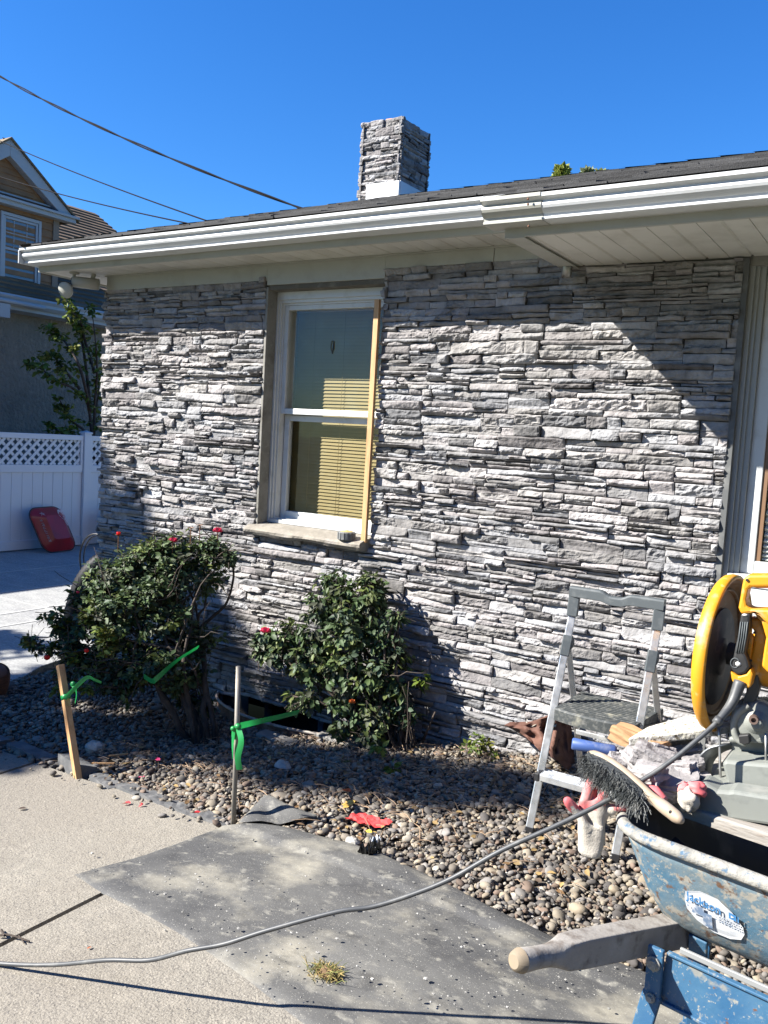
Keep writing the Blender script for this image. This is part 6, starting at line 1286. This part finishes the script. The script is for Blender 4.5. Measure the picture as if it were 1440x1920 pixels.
plate([(1369, 1258), (1384, 1268), (1399, 1264), (1407, 1254), (1412, 1264), (1406, 1290), (1400, 1292), (1398, 1284), (1374, 1281), (1371, 1272)], -.022, .03, 'handle_end', m_yellow)
# arm, pivot, base
plate([(1402, 1270), (1422, 1262), (1424, 1290), (1414, 1320), (1396, 1345), (1386, 1330), (1398, 1300)], .03, .075, 'arm', mat('dark_arm', (.05, .055, .055), .5))
b = MB(); pc_ = Q(1419, 1352, .04); b.lathe([(0, .045), (.012, .045), (.014, .03), (.020, .028), (.030, .02), (.046, .016), (.052, .008), (.053, -.01), (.05, -.04)], pc_, (0.15, -1, .1), 32); pv = b.build('pivot', m_grey, saw, smooth=False, bevel=.002)
b = MB(); b.lathe([(0, .040), (.006, .040), (.006, .052), (.0105, .052), (.0115, .032)], Q(1414, 1346, .0)+[0, .01, 0], (0.1, -1, .1), 16); b.build('bolt', mat('bolt_brown', (.16, .11, .09), .5, .5), pv)
b = MB(); b.tube(curve([Q(1404, 1322, .02), Q(1384, 1338, .02), Q(1376, 1360, .02), Q(1382, 1385, .02), Q(1400, 1395, .02)], 6), .009, 8); b.build('cam_arm', m_grey, saw, smooth=True)
plate([(1374, 1325), (1392, 1318), (1500, 1325), (1500, 1440), (1430, 1436), (1372, 1410), (1366, 1388), (1368, 1350)], .055, .14, 'pivot_casting', m_grey)
plate([(1366, 1382), (1440, 1380), (1500, 1385), (1500, 1398), (1440, 1395), (1404, 1394), (1366, 1393)], .02, .07, 'cross_shaft', m_grey)
plate([(1384, 1379), (1404, 1377), (1406, 1394), (1398, 1397), (1386, 1394)], .0, .03, 'clamp_block', m_black, bev=.003)
b = MB()      # base: stepped casting
def pr2(pts, d0, d1): b.prism([Q(x, y, d0) for x, y in pts], (0, d1-d0, 0))
pr2([(1353, 1430), (1362, 1426), (1400, 1430), (1500, 1438), (1500, 1510), (1358, 1490), (1361, 1462)], -.045, .30)
pr2([(1306, 1528), (1309, 1480), (1314, 1466), (1324, 1470), (1345, 1482), (1366, 1484), (1375, 1483), (1500, 1503), (1500, 1556), (1340, 1534)], -.125, -.05)
pr2([(1306, 1498), (1310, 1484), (1500, 1512), (1500, 1526), (1306, 1508)], -.11, .30)
bs = b.build('base', m_grey, saw, bevel=.008)
plate([(1420, 1478), (1427, 1479), (1427, 1488), (1420, 1487)], -.051, -.047, 'slot', m_black, bs, 0)
b = MB(); b.lathe([(.048, -.016), (.050, 0), (.048, .014), (.044, .014), (.044, -.016)], Q(1330, 1470, .16), (.55, -.8, .1), 24, arc=(.1, 3.0)); 
P_ = [[Q(1302+6*math.sin(v*2.9), 1462-v*72, .05)+np.array([w_, w_*.15, 0]) for w_ in (0, .012, .028)] for v in np.linspace(0, 1, 14)]
rows = []
for a in np.linspace(-.2, 2.2, 16):
    cx_, cy_ = 1350-46*math.cos(a*.9-.35), 1462-0-62*math.sin(max(0, a)*.72)
    rows.append([Q(cx_, cy_, .03), Q(cx_+16, cy_-4, .045), Q(cx_+30, cy_+4, .075)])
b = MB(); b.grid(np.array(rows)); o = b.build('clamp_wheel', mat('dark_steel_shoe', (.10, .11, .12), .35, .5, var=[(14, 5, (.42, .43, .43), .5, .7)]), saw, smooth=True); m = o.modifiers.new('s', 'SOLIDIFY'); m.thickness = .004
b = MB(); b.tube([Q(1347, 1366, .04), Q(1349, 1380, .035), Q(1350, 1440, .03), Q(1352, 1472, .01)], .0035, 8); b.build('guide_rod', m_steel, saw, smooth=True)
b = MB(); b.tube([Q(1436, 1375, -.01), Q(1436, 1420, -.01), Q(1437, 1486, -.02)], .003, 8); b.build('guide_rod', m_steel, saw, smooth=True)
# ---- cord, hanging clear of the ground as its shadow shows
cp = [(-2.62, 1.30, -.165), (-2.36, 1.39, -.105), (-2.13, 1.436, -.062), (-1.941, 1.473, -.010), (-1.754, 1.499, .064), (-1.625, 1.53, .099), (-1.511, 1.55, .159), (-1.419, 1.588, .194), (-1.318, 1.632, .247), (-1.165, 1.713, .315), (-1.085, 1.759, .337), (-.993, 1.808, .383), (-.913, 1.848, .434), (-.813, 1.897, .516), (-.694, 1.966, .595), (-.602, 2.03, .66)]
cp += [tuple(atY(1240, 1440, 2.10)), tuple(atY(1310, 1385, 2.16)), tuple(atY(1348, 1350, 2.20)), tuple(atY(1372, 1318, 2.24)), tuple(atY(1387, 1282, 2.265))]
C_ = curve(cp, 6); b = MB(); b.tube(C_, .0060, 10); t = thing('power_cord', 'grey rubber power cord running from the saw handle down across the fabric and walk', 'cord', cp[10]); b.build('cable', m_cord, t, smooth=True)
S_ = curve([atY(1346, 1352, 2.198), atY(1372, 1318, 2.238), atY(1388, 1278, 2.262)], 8); b = MB(); b.tube(S_, np.linspace(.0085, .0155, len(S_)), 12); b.tube([S_[0]-(S_[1]-S_[0]), S_[1]], .0115, 10); b.build('strain_relief', m_cord, t, smooth=True)

# ---- tape measure / round tape on the sill
t = thing('grip_lid', 'small round ribbed dark lid with a dusty yellow top standing on the window sill', 'lid', (-2.72, 3.915, .935))
b = MB(); c = (-2.735, 3.915, .930)
b.lathe([(0, 0), (.046, 0), (.048, .004), (.048, .042), (.044, .046), (0, .046)], c, (0, 0, 1), 24)
for k in range(14): a = k*.4488; b.obox((c[0]+.048*math.cos(a), c[1]+.048*math.sin(a), .953), (.006, .012, .038), rotz(a))
b.build('body', mat('ribbed_grey', (.12, .125, .125), .6, var=[(20, 5, (.25, .25, .23), .5, .7)]), t, bevel=.001)
b = MB(); b.lathe([(0, .050), (.03, .050), (.036, .0465)], c, (0, 0, 1), 20); b.ell((c[0], c[1], .981), (.012, .01, .004)); b.build('top', mat('dusty_yellow', (.42, .32, .12), .8), t, smooth=True)

# ---- brown bag slumped at the wall
t = thing('brown_bag', 'dark brown crumpled canvas bag leaning on the stone wall behind the step stool', 'bag', onG(1020, 1425))
rows = []
for v in np.linspace(0, 1, 16):
    r_ = []
    for u in np.linspace(0, 1, 22):
        px = 945+v*40*(1-u)+(u*115)+v*u*10; py = 1352+8*math.sin(u*6)+v*(20+u*88)+(0 if u > .2 else (.2-u)*40); y = 3.87-.16*math.sin(u*math.pi)*(.4+.6*v)-.09*float(fbm(u*5, v*4, 4))-.02*math.sin(u*23+v*6); r_.append(atY(px, py, y))
    rows.append(r_)
b = MB(); b.grid(np.array(rows)); rows2 = [[p+np.array([.0, .07, -.0]) for p in r_] for r_ in rows]; b.grid(np.array(rows2), flip=True)
for k_ in (0, -1): b.grid(np.array([rows[k_], rows2[k_]]), flip=(k_ == 0))
b.grid(np.array([[r_[0] for r_ in rows], [r_[0] for r_ in rows2]])); b.grid(np.array([[r_[-1] for r_ in rows], [r_[-1] for r_ in rows2]]), flip=True); b.build('bag_body', m_brown, t, smooth=True)
b = MB(); rows = []
for u in np.linspace(0, 1, 14): rows.append([atY(985+u*60, 1352+4*math.sin(u*9), 3.84), atY(990+u*52, 1358+5*math.sin(u*7+1), 3.80), atY(995+u*45, 1364+3*math.sin(u*11), 3.86)])
b.grid(np.array(rows)); b.build('lining', mat('pale_lining', (.33, .30, .24), .9), t, smooth=True)
